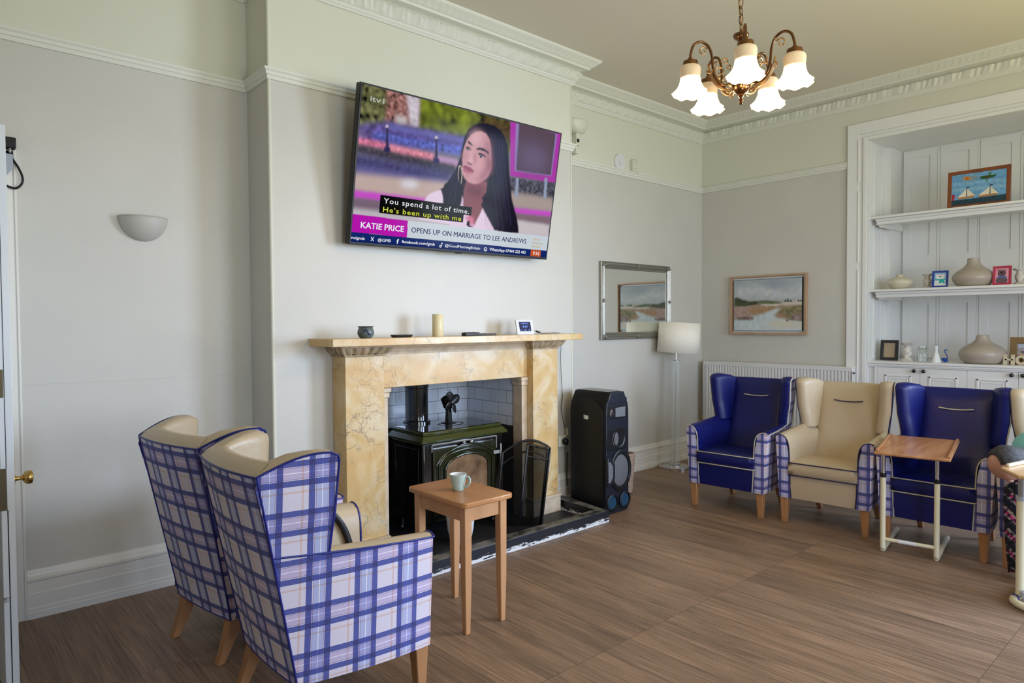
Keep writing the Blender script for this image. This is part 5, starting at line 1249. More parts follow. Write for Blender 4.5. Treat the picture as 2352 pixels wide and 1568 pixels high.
# ------------------------------------------------------------------ wing chairs
def lerp(a, c, t_): return a+(c-a)*t_
def make_chair(label, leather, pipe, group):
    t = thing('wing_chair', label, 'armchair', group=group)
    Z0 = .19
    # arms: plaid outer/front, leather inner/top
    def xb(z): return -.51-.155*max(0, (z-.2))/.8
    def arm(sg):
        b = MB(); pts_o = []   # section from bottom-outside, up, over, down inside
        sec_f = [(.310, Z0), (.318, .32), (.328, .48), (.338, .640)]
        sec_i = [(.322, .652), (.292, .650), (.262, .632), (.243, .598), (.236, .53), (.230, .40), (.222, Z0)]
        n = 14
        rows = []; uvr = []
        def X(tt_, z, inner):
            xe = xb(z) if not inner else lerp(-.50, xb(z), .3)
            return lerp(.03 if not inner else .028, xe, tt_)
        for i in range(n+1):
            t_ = i/n; rise = .045*t_; k = t_
            row = []; ur = []
            for (y_, z) in sec_f:
                zz = z+rise*max(0, (z-.4))/.24 if z > .4 else z
                x = X(t_, zz, False); yb = .245+.043*(zz-.19)/.788; w_ = k**2.2
                yy = lerp(y_+.004*math.sin(PI*t_), yb, w_)
                row.append((x, sg*yy, zz)); ur.append((x, zz))
            rows.append(row); uvr.append(ur)
        b.grid(rows, 0, uvs=uvr)
        o_side = b
        # front face
        fr = MB(); rf = []; uf = []
        outs = sec_f; ins = [(.222, Z0), (.229, .32), (.234, .48), (.262, .632)]
        for (a, c) in zip(outs, ins):
            r_ = []; u_ = []
            for q in range(5):
                s_ = q/4; y_ = lerp(a[0], c[0], s_); z = lerp(a[1], c[1], s_)
                if a[1] > .6: z += .018*math.sin(PI*s_)
                x = .030+.006*math.sin(PI*s_); r_.append((x, sg*y_, z)); u_.append((y_, z))
            rf.append(r_); uf.append(u_)
        b.grid(rf, 0, uvs=uf)
        b.build('side_panel', 'plaid_wool', t, smooth=50)
        # leather top and inner
        b = MB(); rows = []
        secl = [(.345, .640)]+[(.322, .654), (.292, .652), (.262, .634), (.243, .598), (.236, .53), (.230, .40), (.222, Z0+.02)]
        for i in range(n+1):
            t_ = i/n; rise = .045*t_; row = []
            for j, (y_, z) in enumerate(secl):
                zz = z+rise*max(0, (z-.4))/.24 if z > .4 else z
                if j == 0:
                    x = X(t_, zz, False); yb = .245+.043*(zz-.19)/.788; yy = lerp(y_+.004*math.sin(PI*t_), yb, t_**2.2)
                else:
                    x = lerp(.030, -.56, t_) if j < 4 else lerp(.024, -.5, t_); yy = lerp(y_, y_-.035 if j > 3 else min(y_, .27), t_**2.2)
                row.append((x, sg*yy, zz))
            rows.append(row)
        b.grid(rows, 0); 
        b.build('arm_pad', leather, t, smooth=60)
        # piping: front edge and top outer edge
        p = MB()
        fe = [(.031, sg*y_, z) for y_, z in [(.222, Z0)]+[(.229, .32), (.234, .48), (.240, .575), (.256, .625), (.285, .650), (.318, .655), (.345, .642)]]
        p.tube(smooth_path(fe, 3), .0042, 6)
        te = []
        for i in range(n+1):
            t_ = i/n; zz = .642+.045*t_; x = X(t_, zz, False); yb = .245+.043*(zz-.19)/.788; te.append((x, sg*lerp(.346+.004*math.sin(PI*t_), yb, t_**2.2), zz))
        p.tube(te, .0042, 6)
        return p
    P = MB()
    for sg in (1, -1):
        q = arm(sg); P.add(q.v, q.f)
    # wings
    for sg in (1, -1):
        m = 20; rows = []; uv_ = []; rin = []; edge = []
        def arm_edge(x):
            t_ = (.03-x)/(.03-xb(.68)); t_ = min(1, t_); zz = .642+.045*t_
            return zz, lerp(.339+.004*math.sin(PI*t_), .245+.043*(zz-.19)/.788, t_**2.2)
        for i in range(m+1):
            h = (i/m)**.8
            zc = .675+(1.04-.675)*h; hc = (h-.90)/.10
            xf = -.410+.028*h-(.035*(1-math.sqrt(max(0, 1-hc*hc))) if hc > 0 else 0)
            xbk = xb(zc if h < .9 else .975)-.002
            yf = lerp(.325, .349, h); yb_ = .2715+.0165*h
            out = []; uo = []
            def ztop(s_): return .980+.064*math.sin(min(1, s_*1.15)*PI/2)
            for k in range(9):
                s_ = k/8; x = lerp(xbk, xf, s_); ze, ye = arm_edge(x); zt_ = ztop(s_)
                w_ = min(1, h*2.5); y_ = lerp(ye+.001, lerp(yb_, yf, s_**.92), w_); z_ = ze+(zt_-ze)*h
                out.append((x, sg*y_, z_)); uo.append((x, z_))
            rows.append(out); uv_.append(uo); edge.append(out[-1])
            def Z(s_): return .668+(ztop(s_)-.668)*h
            yo = abs(out[-1][1]); zo = out[-1][2]
            inn = [out[-1], (xf+.008, sg*(yo-.010), lerp(zo, Z(1), .5)), (xf+.013, sg*(yo-.036), Z(1)), (xf+.006, sg*(yo-.064), Z(1)), (xf-.02, sg*(yo-.085), Z(.95)), (xf-.055, sg*(yo-.100), Z(.85)), (lerp(xf, xbk, .45), sg*.224, Z(.6)), (lerp(xf, xbk, .62), sg*.212, Z(.4)), (lerp(xf, xbk, .80), sg*.19, Z(.2))]
            rin.append(inn)
        b = MB(); b.grid(rows, 0, uvs=uv_); b.build('wing_cover', 'plaid_wool', t, smooth=50)
        b = MB(); b.grid(rin, 0)
        cap = []
        for k in range(9):
            o_ = Vector(rows[-1][8-k]); i_ = Vector(rin[-1][k]) if k > 0 else o_.copy()
            q_ = min(1, k/3)
            cap.append([tuple(o_)]+[tuple(o_.lerp(i_, f_)+Vector((0, 0, .013*q_*math.sin(PI*f_)))) for f_ in (.15, .35, .6, .85)]+[tuple(i_)])
        b.grid(cap, 0)
        b.build('wing', leather, t, smooth=75)
        q = MB(); te = [Vector(p) for p in edge]+[Vector(rows[-1][7-k])+Vector((0, 0, .001)) for k in range(8)]
        q.tube([tuple(p) for p in te], .0045, 6)
        P.add(q.v, q.f)
    # outer back (plaid)
    rows = []; uv_ = []; m = 12
    for i in range(m+1):
        h = i/m; z = Z0+(.978-Z0)*h; hw = lerp(.245, .288, h); row = []; u_ = []
        for k in range(13):
            s_ = k/12*2-1; x = xb(z)-.012*(1-s_*s_)-.02*h*(1-s_*s_)
            row.append((x, s_*hw, z)); u_.append((s_*hw+.5, z+.07))
        rows.append(row); uv_.append(u_)
    b = MB(); b.grid(rows, 0, uvs=uv_); b.build('back_cover', 'plaid_wool', t, smooth=50)
    q = MB()
    for e_ in (0, -1): q.tube([r_[e_] for r_ in rows], .0045, 6)
    q.tube(rows[-1], .0045, 6); q.tube(rows[0], .003, 6); P.add(q.v, q.f)
    # inner back (leather) incl. roll over the top
    rows = []
    top_out = rows
    prof = []
    for k in range(25):
        s_ = k/24*2-1; hwb = .20; col = []
        hw_top = .288
        zt = .978
        ox = xb(zt)-.032*(1-s_*s_)
        col.append((ox, s_*.288, zt)); col.append((ox+.02, s_*.278, .998)); col.append((ox+.05, s_*.262, 1.018)); col.append((ox+.085, s_*.232, 1.014))
        for h, x0 in ((.93, -.565), (.82, -.535), (.70, -.505), (.58, -.47), (.50, -.435), (.40, -.40)):
            bow = -.026*abs(s_)**7+.006
            col.append((x0+bow, s_*(.222 if h > .6 else .24), h))
        rows.append(col)
    b = MB(); b.grid(rows, 0); b.build('backrest', leather, t, smooth=70)
    q = MB(); q.tube(smooth_path([(-.529, -.105, .882), (-.531, -.05, .875), (-.533, 0, .873), (-.531, .05, .875), (-.529, .105, .882)], 4), .0045, 6)
    q.build('head_seam', pipe, t)
    # seat cushion
    b = MB(); rows = []
    for (x, z, dz) in [(-.44, .362, 0), (.035, .362, 0), (.046, .372, 0), (.050, .41, 0), (.046, .448, 0), (.032, .459, 0), (-.1, .468, .006), (-.25, .464, .004), (-.44, .448, 0)]:
        rows.append([(x, y_, z+dz*math.cos(y_/.235*PI/2)) for y_ in [-.236+.472*k/10 for k in range(11)]])
    b.grid(rows, 0, closed_v=True)
    b.add([(x, -.236, z) for x, z in ((-.44, .362), (.046, .372), (.046, .448), (-.44, .448))]+[(x, .236, z) for x, z in ((-.44, .362), (.046, .372), (.046, .448), (-.44, .448))], [(0, 1, 2, 3), (7, 6, 5, 4)])
    b.build('seat_cushion', leather, t, smooth=60)
    q = MB()
    q.tube([(-.2, -.238, .458), (.04, -.238, .456), (.048, -.225, .456), (.048, .225, .456), (.04, .238, .456), (-.2, .238, .458)], .0042, 6)
    q.tube([(.0, -.238, .366), (.04, -.238, .366), (.048, -.225, .366), (.048, .225, .366), (.04, .238, .366), (0, .238, .366)], .0042, 6); P.add(q.v, q.f)
    P.build('piping', pipe, t, smooth=60)
    # front rail and underside
    b = MB(); b.grid([[(.026, y_, Z0) for y_ in (-.224, 0, .224)], [(.034, y_, .27) for y_ in (-.226, 0, .226)], [(.028, y_, .36) for y_ in (-.232, 0, .232)]]); b.box(-.505, .02, -.238, .238, Z0+.004, .36); b.build('front_rail', leather, t, smooth=50)
    # legs
    for sg in (1, -1):
        b = MB(); b.hexa([(-.020, sg*.278-.019, 0), (.018, sg*.278-.019, 0), (.018, sg*.278+.019, 0), (-.020, sg*.278+.019, 0)], [(-.034, sg*.276-.029, Z0+.003), (.026, sg*.276-.029, Z0+.003), (.026, sg*.276+.029, Z0+.003), (-.034, sg*.276+.029, Z0+.003)]); b.build('leg', 'leg_beech', t, bevel=.004)
        b = MB(); rows = []
        for z, xc, hw in ((0, -.548, .018), (.05, -.526, .021), (.11, -.500, .026), (.16, -.484, .029), (Z0+.004, -.478, .030)):
            rows.append([(xc-hw, sg*.213-hw*.9, z), (xc+hw, sg*.213-hw*.9, z), (xc+hw, sg*.213+hw*.9, z), (xc-hw, sg*.213+hw*.9, z)])
        b.grid(rows, closed_u=True); b.add(rows[0], [(3, 2, 1, 0)]); b.build('leg', 'leg_beech', t, bevel=.003, smooth=60)
    return t
def place(o, x, y, deg): o.location = (x, y, 0); o.rotation_euler = (0, 0, math.radians(deg))
gr = 'wing chairs with tartan sides'
beige = make_chair('beige leather wing chair with tartan back, nearest to camera beside side table', 'beige_leather', 'blue_piping', gr)
place(beige, 1.535, 2.565, .5)
c2 = copy_tree(beige); c2['label'] = 'beige leather wing chair with tartan back, farther left one near wall'; place(c2, 1.512, 3.36, 9)
# sewn-in maker's tag on the far left chair
b = MB(); b.box(-.517, -.515, .2445, .272, .225, .285); b.build('fabric_tag', 'black_matte', c2)
ft = text_obj('tag_text', 'Deltom', 'tag_white', c2, (-.5175, .262, .278), (0, 0, -1), (0, -1, 0), .042, .010, .02)
beige_r = make_chair('beige leather wing chair, middle of the row between two blue chairs', 'beige_leather', 'navy_piping', gr)
place(beige_r, 4.90, 2.10, 184.5)
blue = make_chair('royal blue leather wing chair at far end beside floor lamp', 'blue_leather', 'cream_piping', gr)
place(blue, 4.81, 2.82, 184)
bl2 = copy_tree(blue); bl2['label'] = 'royal blue leather wing chair behind the wooden overbed table'; place(bl2, 4.925, 1.41, 182)
b4 = copy_tree(beige_r); b4['label'] = 'beige leather wing chair in which the stooping person sits'; place(b4, 4.93, .735, 181)
# strap over the far arm of the near chair
t = thing('bag_strap', 'black strap draped over inner arm of nearest beige chair', 'strap', (1.535, 2.565, 0), rz=0)
pp = [Vector(p) for p in smooth_path([(-.34, .31, .700), (-.26, .285, .704), (-.19, .255, .690), (-.13, .230, .655), (-.085, .222, .60), (-.055, .219, .54), (-.035, .216, .470)], 5)]
rows = []
for k, p in enumerate(pp):
    tg = (pp[min(k+1, len(pp)-1)]-pp[max(k-1, 0)]).normalized(); wv = tg.cross(Vector((0, 1, .35))).normalized()*.015
    rows.append([tuple(p-wv), tuple(p), tuple(p+wv)])
b = MB(); b.grid(rows); o = b.build('strap_band', 'black_plastic', t, smooth=60); sd = o.modifiers.new('s', 'SOLIDIFY'); sd.thickness = .004; sd.offset = 0

# ------------------------------------------------------------------ side table and cup
t = thing('side_table', 'small beech side table in front of the stove', 'side table', (2.10, 2.745, 0))
b = MB(); hw, hl, rr = .160, .242, .028; pts = []
for (cx_, cy_, a0) in ((hw-rr, hl-rr, 0), (-hw+rr, hl-rr, PI/2), (-hw+rr, -hl+rr, PI), (hw-rr, -hl+rr, 1.5*PI)):
    for k in range(6): a = a0+PI/2*k/5; pts.append((cx_+rr*math.cos(a), cy_+rr*math.sin(a)))
b.prism(pts, .622, .648, 'z'); b.build('tabletop', 'beech_top', t, bevel=.006, bseg=3)
b = MB(); b.box(-.118, .118, -.205, -.187, .545, .622); b.box(-.118, .118, .187, .205, .545, .622); b.box(-.125, -.108, -.20, .20, .545, .622); b.box(.108, .125, -.20, .20, .545, .622); b.build('apron', 'beech', t, bevel=.002)
for sx_ in (-1, 1):
    for sy_ in (-1, 1):
        cx_, cy_ = sx_*.112, sy_*.193; b = MB(); rows = []
        for z, h in ((0, .014), (.25, .0195), (.62, .0215)): rows.append([(cx_-h-sx_*(.021-h)*.0, cy_-h, z), (cx_+h, cy_-h, z), (cx_+h, cy_+h, z), (cx_-h, cy_+h, z)])
        b.grid(rows, closed_u=True); b.add(rows[0], [(3, 2, 1, 0)]); b.build('leg', 'beech', t, bevel=.003)
t = thing('mug', 'pale green ribbed cup standing on the small side table', 'cup', (2.085, 2.735, .6485))
b = MB(); n_ = 72; prof = [(.024, 0), (.027, .002), (.031, .02), (.038, .05), (.0425, .075), (.0435, .084)]
rows = [[(r_*(1+(.012 if (k % 2) else 0)*(1 if 0 < i < 5 else 0))*math.cos(2*PI*k/n_), r_*(1+(.012 if (k % 2) else 0)*(1 if 0 < i < 5 else 0))*math.sin(2*PI*k/n_), z) for k in range(n_)] for i, (r_, z) in enumerate(prof)]
b.grid(rows, closed_u=True); b.add(rows[0], [tuple(range(n_))[::-1]]); b.build('cup_wall', 'mint_ceramic', t, smooth=60)
b = MB(); b.lathe([(.0435, .084), (.0405, .084), (.035, .05), (.026, .01), (.001, .008)], (0, 0, 0), 48, cap=False); b.build('cup_lining', 'white_ceramic', t, smooth=60)
hd = Vector((cr.x, cr.y, 0)).normalized(); hd = (hd*.95+Vector((cw.x, cw.y, 0)).normalized()*-.3).normalized()
b = MB(); b.tube(smooth_path([tuple(hd*r_+Vector((0, 0, z))) for r_, z in ((.038, .070), (.054, .072), (.063, .058), (.060, .038), (.046, .022), (.031, .018))], 5), .0048, 10, flat=1.3); b.build('handle', 'mint_ceramic', t, smooth=60)

# ------------------------------------------------------------------ overbed table 1
t = thing('overbed_table', 'overbed table with glossy wood tray top before the blue chair', 'table', (0, 0, 0), group='overbed tables')
b = MB()
FZ = .018
for (fx, fy, bx_, by_) in ((4.690, 1.630, 5.215, 1.720), (4.738, 1.336, 5.255, 1.418)):
    b = MB(); path = [(fx, fy, .50), (fx, fy, .075), (fx+.004, fy, .035), (fx+.02, fy+.003, FZ+.002), (fx+.05, fy+.008, FZ), (bx_, by_, FZ)]
    b.tube(smooth_path(path, 5), .0165, 12); b.build('base_tube', 'cream_metal', t, smooth=60)
    b = MB(); b.tube([(fx, fy, .48), (fx, fy, .640)], .013, 12); b.build('upright', 'chrome', t)
    b = MB(); b.tube([(fx, fy, .488), (fx, fy, .515)], .0185, 12); b.build('collar', 'black_plastic', t)
b = MB(); b.tube([(4.690, 1.630, .085), (4.738, 1.336, .085)], .0125, 12); b.build('cross_bar', 'cream_metal', t)
b = MB(); b.tube([(4.7015, 1.545, .0852), (4.7178, 1.443, .0852)], .0131, 12); b.build('bar_label', 'white_plastic', t)
# tray top, slightly raised at back
ctr = Vector((4.925, 1.505, .672)); ux = Vector((.985, .165, .085)).normalized(); uy = Vector((-.165, .985, 0)).normalized(); uz = ux.cross(uy)
def tp(a, c, d): return tuple(ctr+ux*a+uy*c+uz*d)
def slab(b, a0, a1, c0, c1, d0, d1): b.hexa([tp(a0, c0, d0), tp(a1, c0, d0), tp(a1, c1, d0), tp(a0, c1, d0)], [tp(a0, c0, d1), tp(a1, c0, d1), tp(a1, c1, d1), tp(a0, c1, d1)])
b = MB(); slab(b, -.265, .265, -.21, .21, -.014, .003); b.build('tray_top', 'tray_wood', t, bevel=.006, bseg=3)
b = MB(); slab(b, -.235, .262, .188, .206, .003, .014); b.build('ledge', 'tray_wood', t, bevel=.004)
b = MB(); slab(b, -.235, .262, -.206, -.188, .003, .014); b.build('ledge', 'tray_wood', t, bevel=.004)
# ------------------------------------------------------------------ overbed table 2 (right edge of view)
t = thing('overbed_table', 'overbed table with pale wood top at right edge before the person', 'table', (0, 0, 0), group='overbed tables')
px_, py_ = 4.36, .836
b = MB(); b.tube([(px_, py_, .05), (px_, py_, .555)], .024, 16); b.build('column', 'cream_metal', t)
b = MB(); b.tube([(px_, py_, .55), (px_, py_, .735)], .019, 12); b.build('inner_column', 'silver_grey', t)
b = MB(); b.tube([(px_, py_, .548), (px_, py_, .568)], .027, 16); b.lathe([(.022, .045), (.026, .075), (.016, .08)], (px_-.03, py_-.03, 0), 16); b.build('collar', 'grey_plastic', t)
b = MB(); b.tube(smooth_path([(4.06, .25, .021), (4.14, .50, .021), (4.235, .76, .021), (4.270, .825, .021), (4.315, .858, .021), (4.37, .862, .021), (4.46, .848, .021), (4.60, .83, .021), (4.74, .52, .021)], 6), .019, 12); b.build('base_tube', 'cream_metal', t, smooth=60)
b = MB(); b.tube([(4.345, .861, .021), (4.375, .862, .021)], .0197, 12); b.build('blue_sleeve', 'blue_piping', t)
b = MB(); b.tube([(px_, py_, .05), (px_+.01, py_+.02, .025)], .015, 10); b.build('base_bracket', 'silver_grey', t)
b = MB(); b.prism([(3.95, .25), (4.40, .25), (4.40, .80), (4.37, .84), (4.16, .885), (4.12, .88), (3.97, .78)], .733, .751, 'z'); b.build('tray_top', 'tray_wood_pale', t, bevel=.006, bseg=3)
b = MB(); b.hexa([(4.155, .868, .751), (4.150, .850, .751), (4.375, .800, .751), (4.38, .818, .751)], [(4.155, .868, .768), (4.150, .850, .768), (4.375, .800, .768), (4.38, .818, .768)]); b.build('ledge', 'cream_piping', t, bevel=.005)

# ------------------------------------------------------------------ speaker
t = thing('party_speaker', 'tall black tower loudspeaker beside the fireplace', 'speaker', (4.145, 3.572, 0))
hw, dp = .143, .184
def rprism(b, poly, y0, y1, mi=0): b.prism(poly, y0, y1, 'y', mi)
outl = [(-hw, .03), (-hw+.02, .005), (hw-.02, .005), (hw, .03), (hw, .80), (hw-.01, .86), (hw-.06, .955), (-hw+.06, .955), (-hw+.01, .86), (-hw, .80)]
b = MB(); rprism(b, outl, -dp, dp); b.build('cabinet', 'speaker_side', t, bevel=.02, bseg=3)
b = MB(); rprism(b, [(x*.97, z) for x, z in outl], -dp-.012, -dp+.002); b.build('front_baffle', 'speaker_navy', t, bevel=.010, bseg=3)
b = MB(); b.box(-hw+.065, hw-.065, -dp+.03, dp-.03, .954, .960); b.build('top_panel', 'speaker_top', t, bevel=.004)
yf_ = -dp-.012
b = MB(); b.box(-.115, .115, yf_-.002, yf_+.01, .865, .905); b.build('control_strip', 'speaker_navy', t, bevel=.004)
b = MB(); b.prism([(-.125, .745), (.12, .745), (.125, .76), (.125, .835), (.115, .845), (-.12, .845), (-.13, .83), (-.13, .76)], yf_-.003, yf_+.012, 'y'); hr = b.build('horn_window', 'black_plastic', t, bevel=.004)
b = MB(); b.hexa([(-.03, yf_-.0045, .76), (.09, yf_-.0045, .755), (.09, yf_-.004, .756), (-.03, yf_-.004, .761)], [(-.03, yf_-.0045, .83), (.09, yf_-.0045, .835), (.09, yf_-.004, .834), (-.03, yf_-.004, .829)]); b.build('horn_flare', 'silver_grey', hr)
b = MB(); disc(b, [(.028, 0), (.028, .004), (.001, .008)], (-.075, yf_-.002, .795), 20); b.build('tweeter', 'chrome', hr, smooth=50)
b = MB(); b.prism([(-.136, .50), (.09, .50), (.125, .53), (.125, .64), (.09, .675), (-.136, .675)], yf_-.003, yf_+.012, 'y'); md = b.build('midrange_panel', 'black_plastic', t, bevel=.006)
b = MB(); disc(b, [(.075, 0), (.075, .006), (.068, .006), (.06, -.001)], (.015, yf_-.003, .588), 36); b.build('driver_ring', 'iron_black', md, smooth=50)
b = MB(); disc(b, [(.058, .001), (.036, .002), (.001, .006)], (-.03, yf_-.003, .588), 28, ex=.62); b.build('driver_cone', 'speaker_mesh', md, smooth=50)
b = MB(); disc(b, [(.165, 0), (.165, .010), (.150, .018), (.128, .012), (.124, -.002)], (.03, yf_-.0, .335), 48, ex=.78); b.build('woofer_ring', 'black_plastic', t, smooth=50)
b = MB(); disc(b, [(.124, .004), (.10, .010), (.001, .016)], (.03, yf_-.0, .335), 48, ex=.78); b.build('woofer_grille', 'speaker_mesh', t, smooth=50)
b = MB(); b.prism([(-.144, .23), (-.10, .23), (-.055, .29), (-.055, .39), (-.10, .45), (-.144, .45)], yf_-.022, yf_+.01, 'y'); hx = b.build('hexagon_trim', 'speaker_navy', t, bevel=.006)
b = MB(); b.prism([(-.138, .26), (-.112, .26), (-.085, .30), (-.085, .38), (-.112, .42), (-.138, .42)], yf_-.0235, yf_-.02, 'y'); b.build('hexagon_light', 'silver_grey', hx)
for x in (-.074, .078):
    b = MB(); disc(b, [(.068, 0), (.068, .012), (.058, .016), (.052, .004)], (x, yf_, .095), 36); o = b.build('port_ring', 'black_plastic', t, smooth=50)
    b = MB(); disc(b, [(.052, .004), (.03, .002), (.001, .0)], (x, yf_, .095), 30); b.build('port_lens', 'led_blue', o, smooth=50)
b = MB(); rows = []
arcp = [(-dp+.02, .03), (dp-.03, .03), (dp-.03, .80)]+[(-.005+(dp-.03+.005)*math.cos(a), .80+.10*math.sin(a)) for a in [PI*k/14 for k in range(15)]]+[(-dp+.02, .80)]
b.prism(arcp, -hw-.003, -hw+.004, 'x'); b.build('side_inlay', 'black_plastic', t, bevel=.002)
b = MB(); b.box(-hw-.0045, -hw-.003, -.02, .018, .735, .765, 0); b.box(-hw-.0046, -hw-.0031, .018, .028, .738, .77, 1); b.build('sticker', ['white_plastic', 'green_sticker'], t)
# wicker basket with logs
t = thing('wicker_basket', 'small woven wicker log basket behind the speaker', 'basket', (4.645, 3.80, 0))
b = MB(); nz, nn = 36, 96
def bx(k, w_, d_):
    a = 2*PI*k/nn; c_, s_ = math.cos(a), math.sin(a); p = 4.5; r_ = 1/((abs(c_)**p+abs(s_)**p)**(1/p)); return c_*r_*w_, s_*r_*d_
rows = []
for i in range(nz+1):
    h = i/nz; w_, d_ = .105+.02*h, .115+.02*h
    rows.append([(bx(k, w_, d_)[0]*(1+.022*((-1)**(i+(k//4)))), bx(k, w_, d_)[1]*(1+.022*((-1)**(i+(k//4)))), .01+.33*h) for k in range(nn)])
b.grid(rows, closed_u=True); b.add(rows[0], [tuple(range(nn))[::-1]]); o = b.build('weave', 'wicker', t, smooth=30); sd = o.modifiers.new('s', 'SOLIDIFY'); sd.thickness = .006
b = MB(); b.tube([(bx(k, .127, .137)[0], bx(k, .127, .137)[1], .345+.006*(k % 2)) for k in range(0, nn, 2)], .009, 8, closed=True); b.build('rim', 'wicker', t)
for i, (x, y_, a, L) in enumerate(((-.045, -.055, .06, .40), (.045, -.01, -.05, .37), (-.02, .065, .03, .39))):
    t2 = thing('firewood_log', ('tallest split log', 'middle split log', 'rear split log')[i]+' standing in the wicker basket', 'log', (4.645+x, 3.80+y_, .02), group='firewood logs in the basket'); t2.rotation_euler = (a*.4, a, i)
    b = MB(); b.hexa([(-.03, -.028, 0), (.03, -.03, 0), (.032, .028, 0), (-.028, .03, 0)], [(-.032, -.026, L), (.028, -.03, L-.03), (.030, .03, L-.01), (-.03, .028, L+.005)]); b.build('log', 'log_wood', t2, bevel=.006)

# ------------------------------------------------------------------ seated person, bent right forward
t = thing('person', 'person in turquoise top slumped forward asleep behind overbed table', 'person', (0, 0, 0))
def skinned(name, mat, verts, edges, radii, parent, sub=2, root=0):
    me = bpy.data.meshes.new(name); me.from_pydata(verts, edges, []); me.materials.append(MATS[mat])
    o = bpy.data.objects.new(name, me); COL.objects.link(o); o.parent = parent
    m = o.modifiers.new('skin', 'SKIN'); m.use_smooth_shade = True
    for i, r_ in enumerate(radii): me.skin_vertices[0].data[i].radius = r_ if isinstance(r_, tuple) else (r_, r_)
    me.skin_vertices[0].data[root].use_root = True
    s_ = o.modifiers.new('sub', 'SUBSURF'); s_.levels = sub; s_.render_levels = sub
    return o
# body (one continuous skinned surface): pelvis, spine, neck, arms, legs
V = [(5.22, .735, .57), (5.18, .74, .66), (5.05, .77, .73), (4.88, .81, .745), (4.74, .85, .735), (4.65, .875, .725),      # 0-5 pelvis..neck base
     (4.94, .92, .73), (5.06, .93, .62), (4.95, .86, .60),                                                           # 6-8 right arm
     (4.88, .64, .72), (4.80, .57, .63), (4.62, .60, .595),                                                             # 9-11 left arm
     (5.16, .85, .54), (4.80, .86, .53), (4.72, .86, .32), (4.74, .86, .09), (4.62, .86, .05),                          # 12-16 right leg
     (5.16, .62, .54), (4.80, .61, .53), (4.72, .61, .32), (4.74, .61, .09), (4.62, .61, .05)]
Eg = [(0, 1), (1, 2), (2, 3), (3, 4), (4, 5), (3, 6), (6, 7), (7, 8), (3, 9), (9, 10), (10, 11), (0, 12), (12, 13), (13, 14), (14, 15), (15, 16), (0, 17), (17, 18), (18, 19), (19, 20), (20, 21)]
Rd = [.12, .12, .12, .10, .06, .052, .055, .045, .03, .055, .045, .03, .085, .07, .05, .035, .035, .085, .07, .05, .035, .035]
skinned('body', 'skin', V, Eg, Rd, t)
Vt = [V[0], V[1], V[2], V[3], (4.71, .875, .790), V[6], V[7], (5.0, .88, .605), V[9], V[10], (4.68, .59, .605)]
skinned('cardigan', 'turquoise_cloth', Vt, [(0, 1), (1, 2), (2, 3), (3, 4), (3, 5), (5, 6), (6, 7), (3, 8), (8, 9), (9, 10)], [.145, .15, .155, .135, .100, .085, .066, .052, .085, .066, .052], t)
Vl = [V[0], V[12], V[13], V[14], V[15], V[17], V[18], V[19], V[20]]
skinned('trousers', 'dark_trousers', Vl, [(0, 1), (1, 2), (2, 3), (3, 4), (0, 5), (5, 6), (6, 7), (7, 8)], [.15, .10, .085, .06, .05, .10, .085, .06, .05], t)
# head: crown towards the camera's left, face down
Hc = Vector((4.545, .925, .708)); ax = Vector((-.78, .58, -.16)).normalized()          # neck -> crown
fc = Vector((-.05, .35, -1.0)); fc = (fc-ax*fc.dot(ax)).normalized(); sd_ = ax.cross(fc)          # face direction (down)
def hp(a, f_, s_): return Hc+ax*a+fc*f_+sd_*s_
def headmesh(name, mat, lo=0, hi=1, grow=1.0, cut=None):
    b = MB(); rows = []
    m, n = 22, 32
    prof = [(-.115, .052, .048, -.005), (-.095, .062, .056, 0), (-.07, .078, .066, .010), (-.04, .090, .073, .010), (0, .099, .077, .002), (.04, .100, .078, -.006), (.075, .085, .068, -.008), (.10, .060, .048, -.008), (.113, .034, .027, -.008), (.118, .006, .005, -.008)]
    for (a, rf, rs, off) in prof:
        row = []
        for k in range(n):
            an = 2*PI*k/n; f_ = math.cos(an); s_ = math.sin(an)
            rr = rf*(1.0 if f_ > 0 else .97)
            g = grow
            row.append((a*(1+(g-1)), off+f_*rr*g, s_*rs*g))
        rows.append(row)
    return rows
rows = headmesh('', '')
b = MB(); GG = [[tuple(hp(*p)) for p in r_] for r_ in rows]; b.grid(GG, closed_u=True); b.add(GG[-1], [tuple(range(len(GG[-1])))])
# brow, nose, lips, chin, eye sockets
b.ball(tuple(hp(.0, .103, 0)), .016, .016, .022, 12, 8); b.ball(tuple(hp(-.02, .104, 0)), .013, .013, .013, 12, 8); b.ball(tuple(hp(-.052, .098, 0)), .013, .020, .010, 12, 8); b.ball(tuple(hp(-.088, .076, 0)), .022, .026, .020, 12, 8)
b.ball(tuple(hp(.022, .094, .028)), .014, .018, .010, 12, 8); b.ball(tuple(hp(.022, .094, -.028)), .014, .018, .010, 12, 8)
b.build('face', 'skin', t, smooth=80)
rows2 = headmesh('', '', grow=1.045); sel = []
b = MB(); G = [[tuple(hp(*p)) for p in r_] for r_ in rows2]; n = 32
for i in range(1, 7):
    for k in range(n):
        an = 2*PI*(k+.5)/n; f_ = math.cos(an)
        lim = {1: -.35, 2: .0, 3: .22, 4: .30, 5: .10, 6: -.45}[i]
        if f_ < lim: b.add([G[i][k], G[i][(k+1) % n], G[i+1][(k+1) % n], G[i+1][k]], [(0, 1, 2, 3)])
o = b.build('hair', 'grey_hair', t, smooth=80); sd2 = o.modifiers.new('s', 'SOLIDIFY'); sd2.thickness = .004; sd2.offset = 0
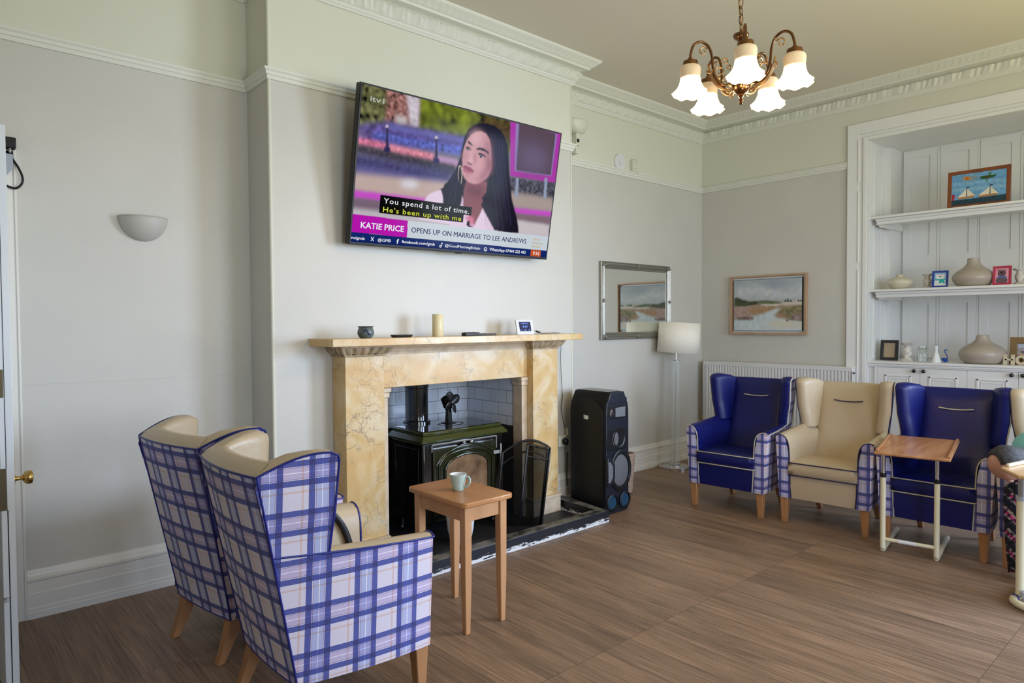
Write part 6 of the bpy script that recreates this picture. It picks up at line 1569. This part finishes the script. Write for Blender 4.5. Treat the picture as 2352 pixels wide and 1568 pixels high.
for sg in (1, -1):
    b = MB(); pts = [hp(-.046+.030*math.cos(a), .002+.018*math.sin(a), sg*(.086+.004*math.sin(a*1.0))) for a in [2*PI*k/16 for k in range(16)]]
    b.tube([tuple(p) for p in pts], .0055, 8, closed=True); b.ball(tuple(hp(-.046, .002, sg*.082)), .014, .014, .014, 10, 8); b.build('ear', 'skin', t, smooth=80)
# hands with separate fingers resting on the lap
for hx_, hy_, sg in ((4.89, .84, 1), (4.575, .60, -1)):
    V2 = [(hx_+.04, hy_, .565), (hx_-.01, hy_, .56), (hx_-.045, hy_, .555)]; E2 = [(0, 1), (1, 2)]; R2 = [(.026, .02), (.036, .018), (.036, .015)]
    for fi in range(4):
        oy = (-.027+.018*fi); L_ = (.060, .070, .066, .052)[fi]; i0 = len(V2)
        V2 += [(hx_-.062, hy_+oy, .556), (hx_-.062-L_*.5, hy_+oy*1.1, .553), (hx_-.062-L_*.85, hy_+oy*1.1, .538)]; E2 += [(2, i0), (i0, i0+1), (i0+1, i0+2)]; R2 += [.0085, .008, .007]
    i0 = len(V2); V2 += [(hx_-.015, hy_-sg*.038, .553), (hx_-.050, hy_-sg*.055, .548)]; E2 += [(1, i0), (i0, i0+1)]; R2 += [.0095, .008]
    skinned('hand', 'skin', V2, E2, R2, t)
# crochet blanket over lap and legs
t = thing('crochet_blanket', 'crochet blanket with pink and cream stripes over seated knees', 'blanket', (0, 0, 0))
rows = []; uv_ = []
pathb = [(5.0, .64), (4.90, .645), (4.80, .64), (4.715, .62), (4.665, .57), (4.645, .50), (4.64, .40), (4.65, .30), (4.67, .20), (4.69, .12), (4.70, .06)]
acc = 0
for i, (x, z) in enumerate(pathb):
    row = []; ur = []
    if i: acc += math.dist(pathb[i], pathb[i-1])
    for k in range(29):
        s_ = k/28; y_ = .46+.53*s_; dr_ = max(0, abs(s_-.5)*2-.72)/.28
        zz = z-.10*dr_**1.5*(1 if i < 4 else .2); wv = .012*math.sin(s_*17+i*.3)*(i/10)
        tap = 1-.10*(i/10)
        row.append((x+wv, .725+(y_-.725)*tap, max(.01, zz))); ur.append((s_*.53, acc))
    rows.append(row); uv_.append(ur)
b = MB(); b.grid(rows, 0, uvs=uv_); o = b.build('blanket_cloth', 'crochet_wool', t, smooth=60); sd2 = o.modifiers.new('s', 'SOLIDIFY'); sd2.thickness = .006
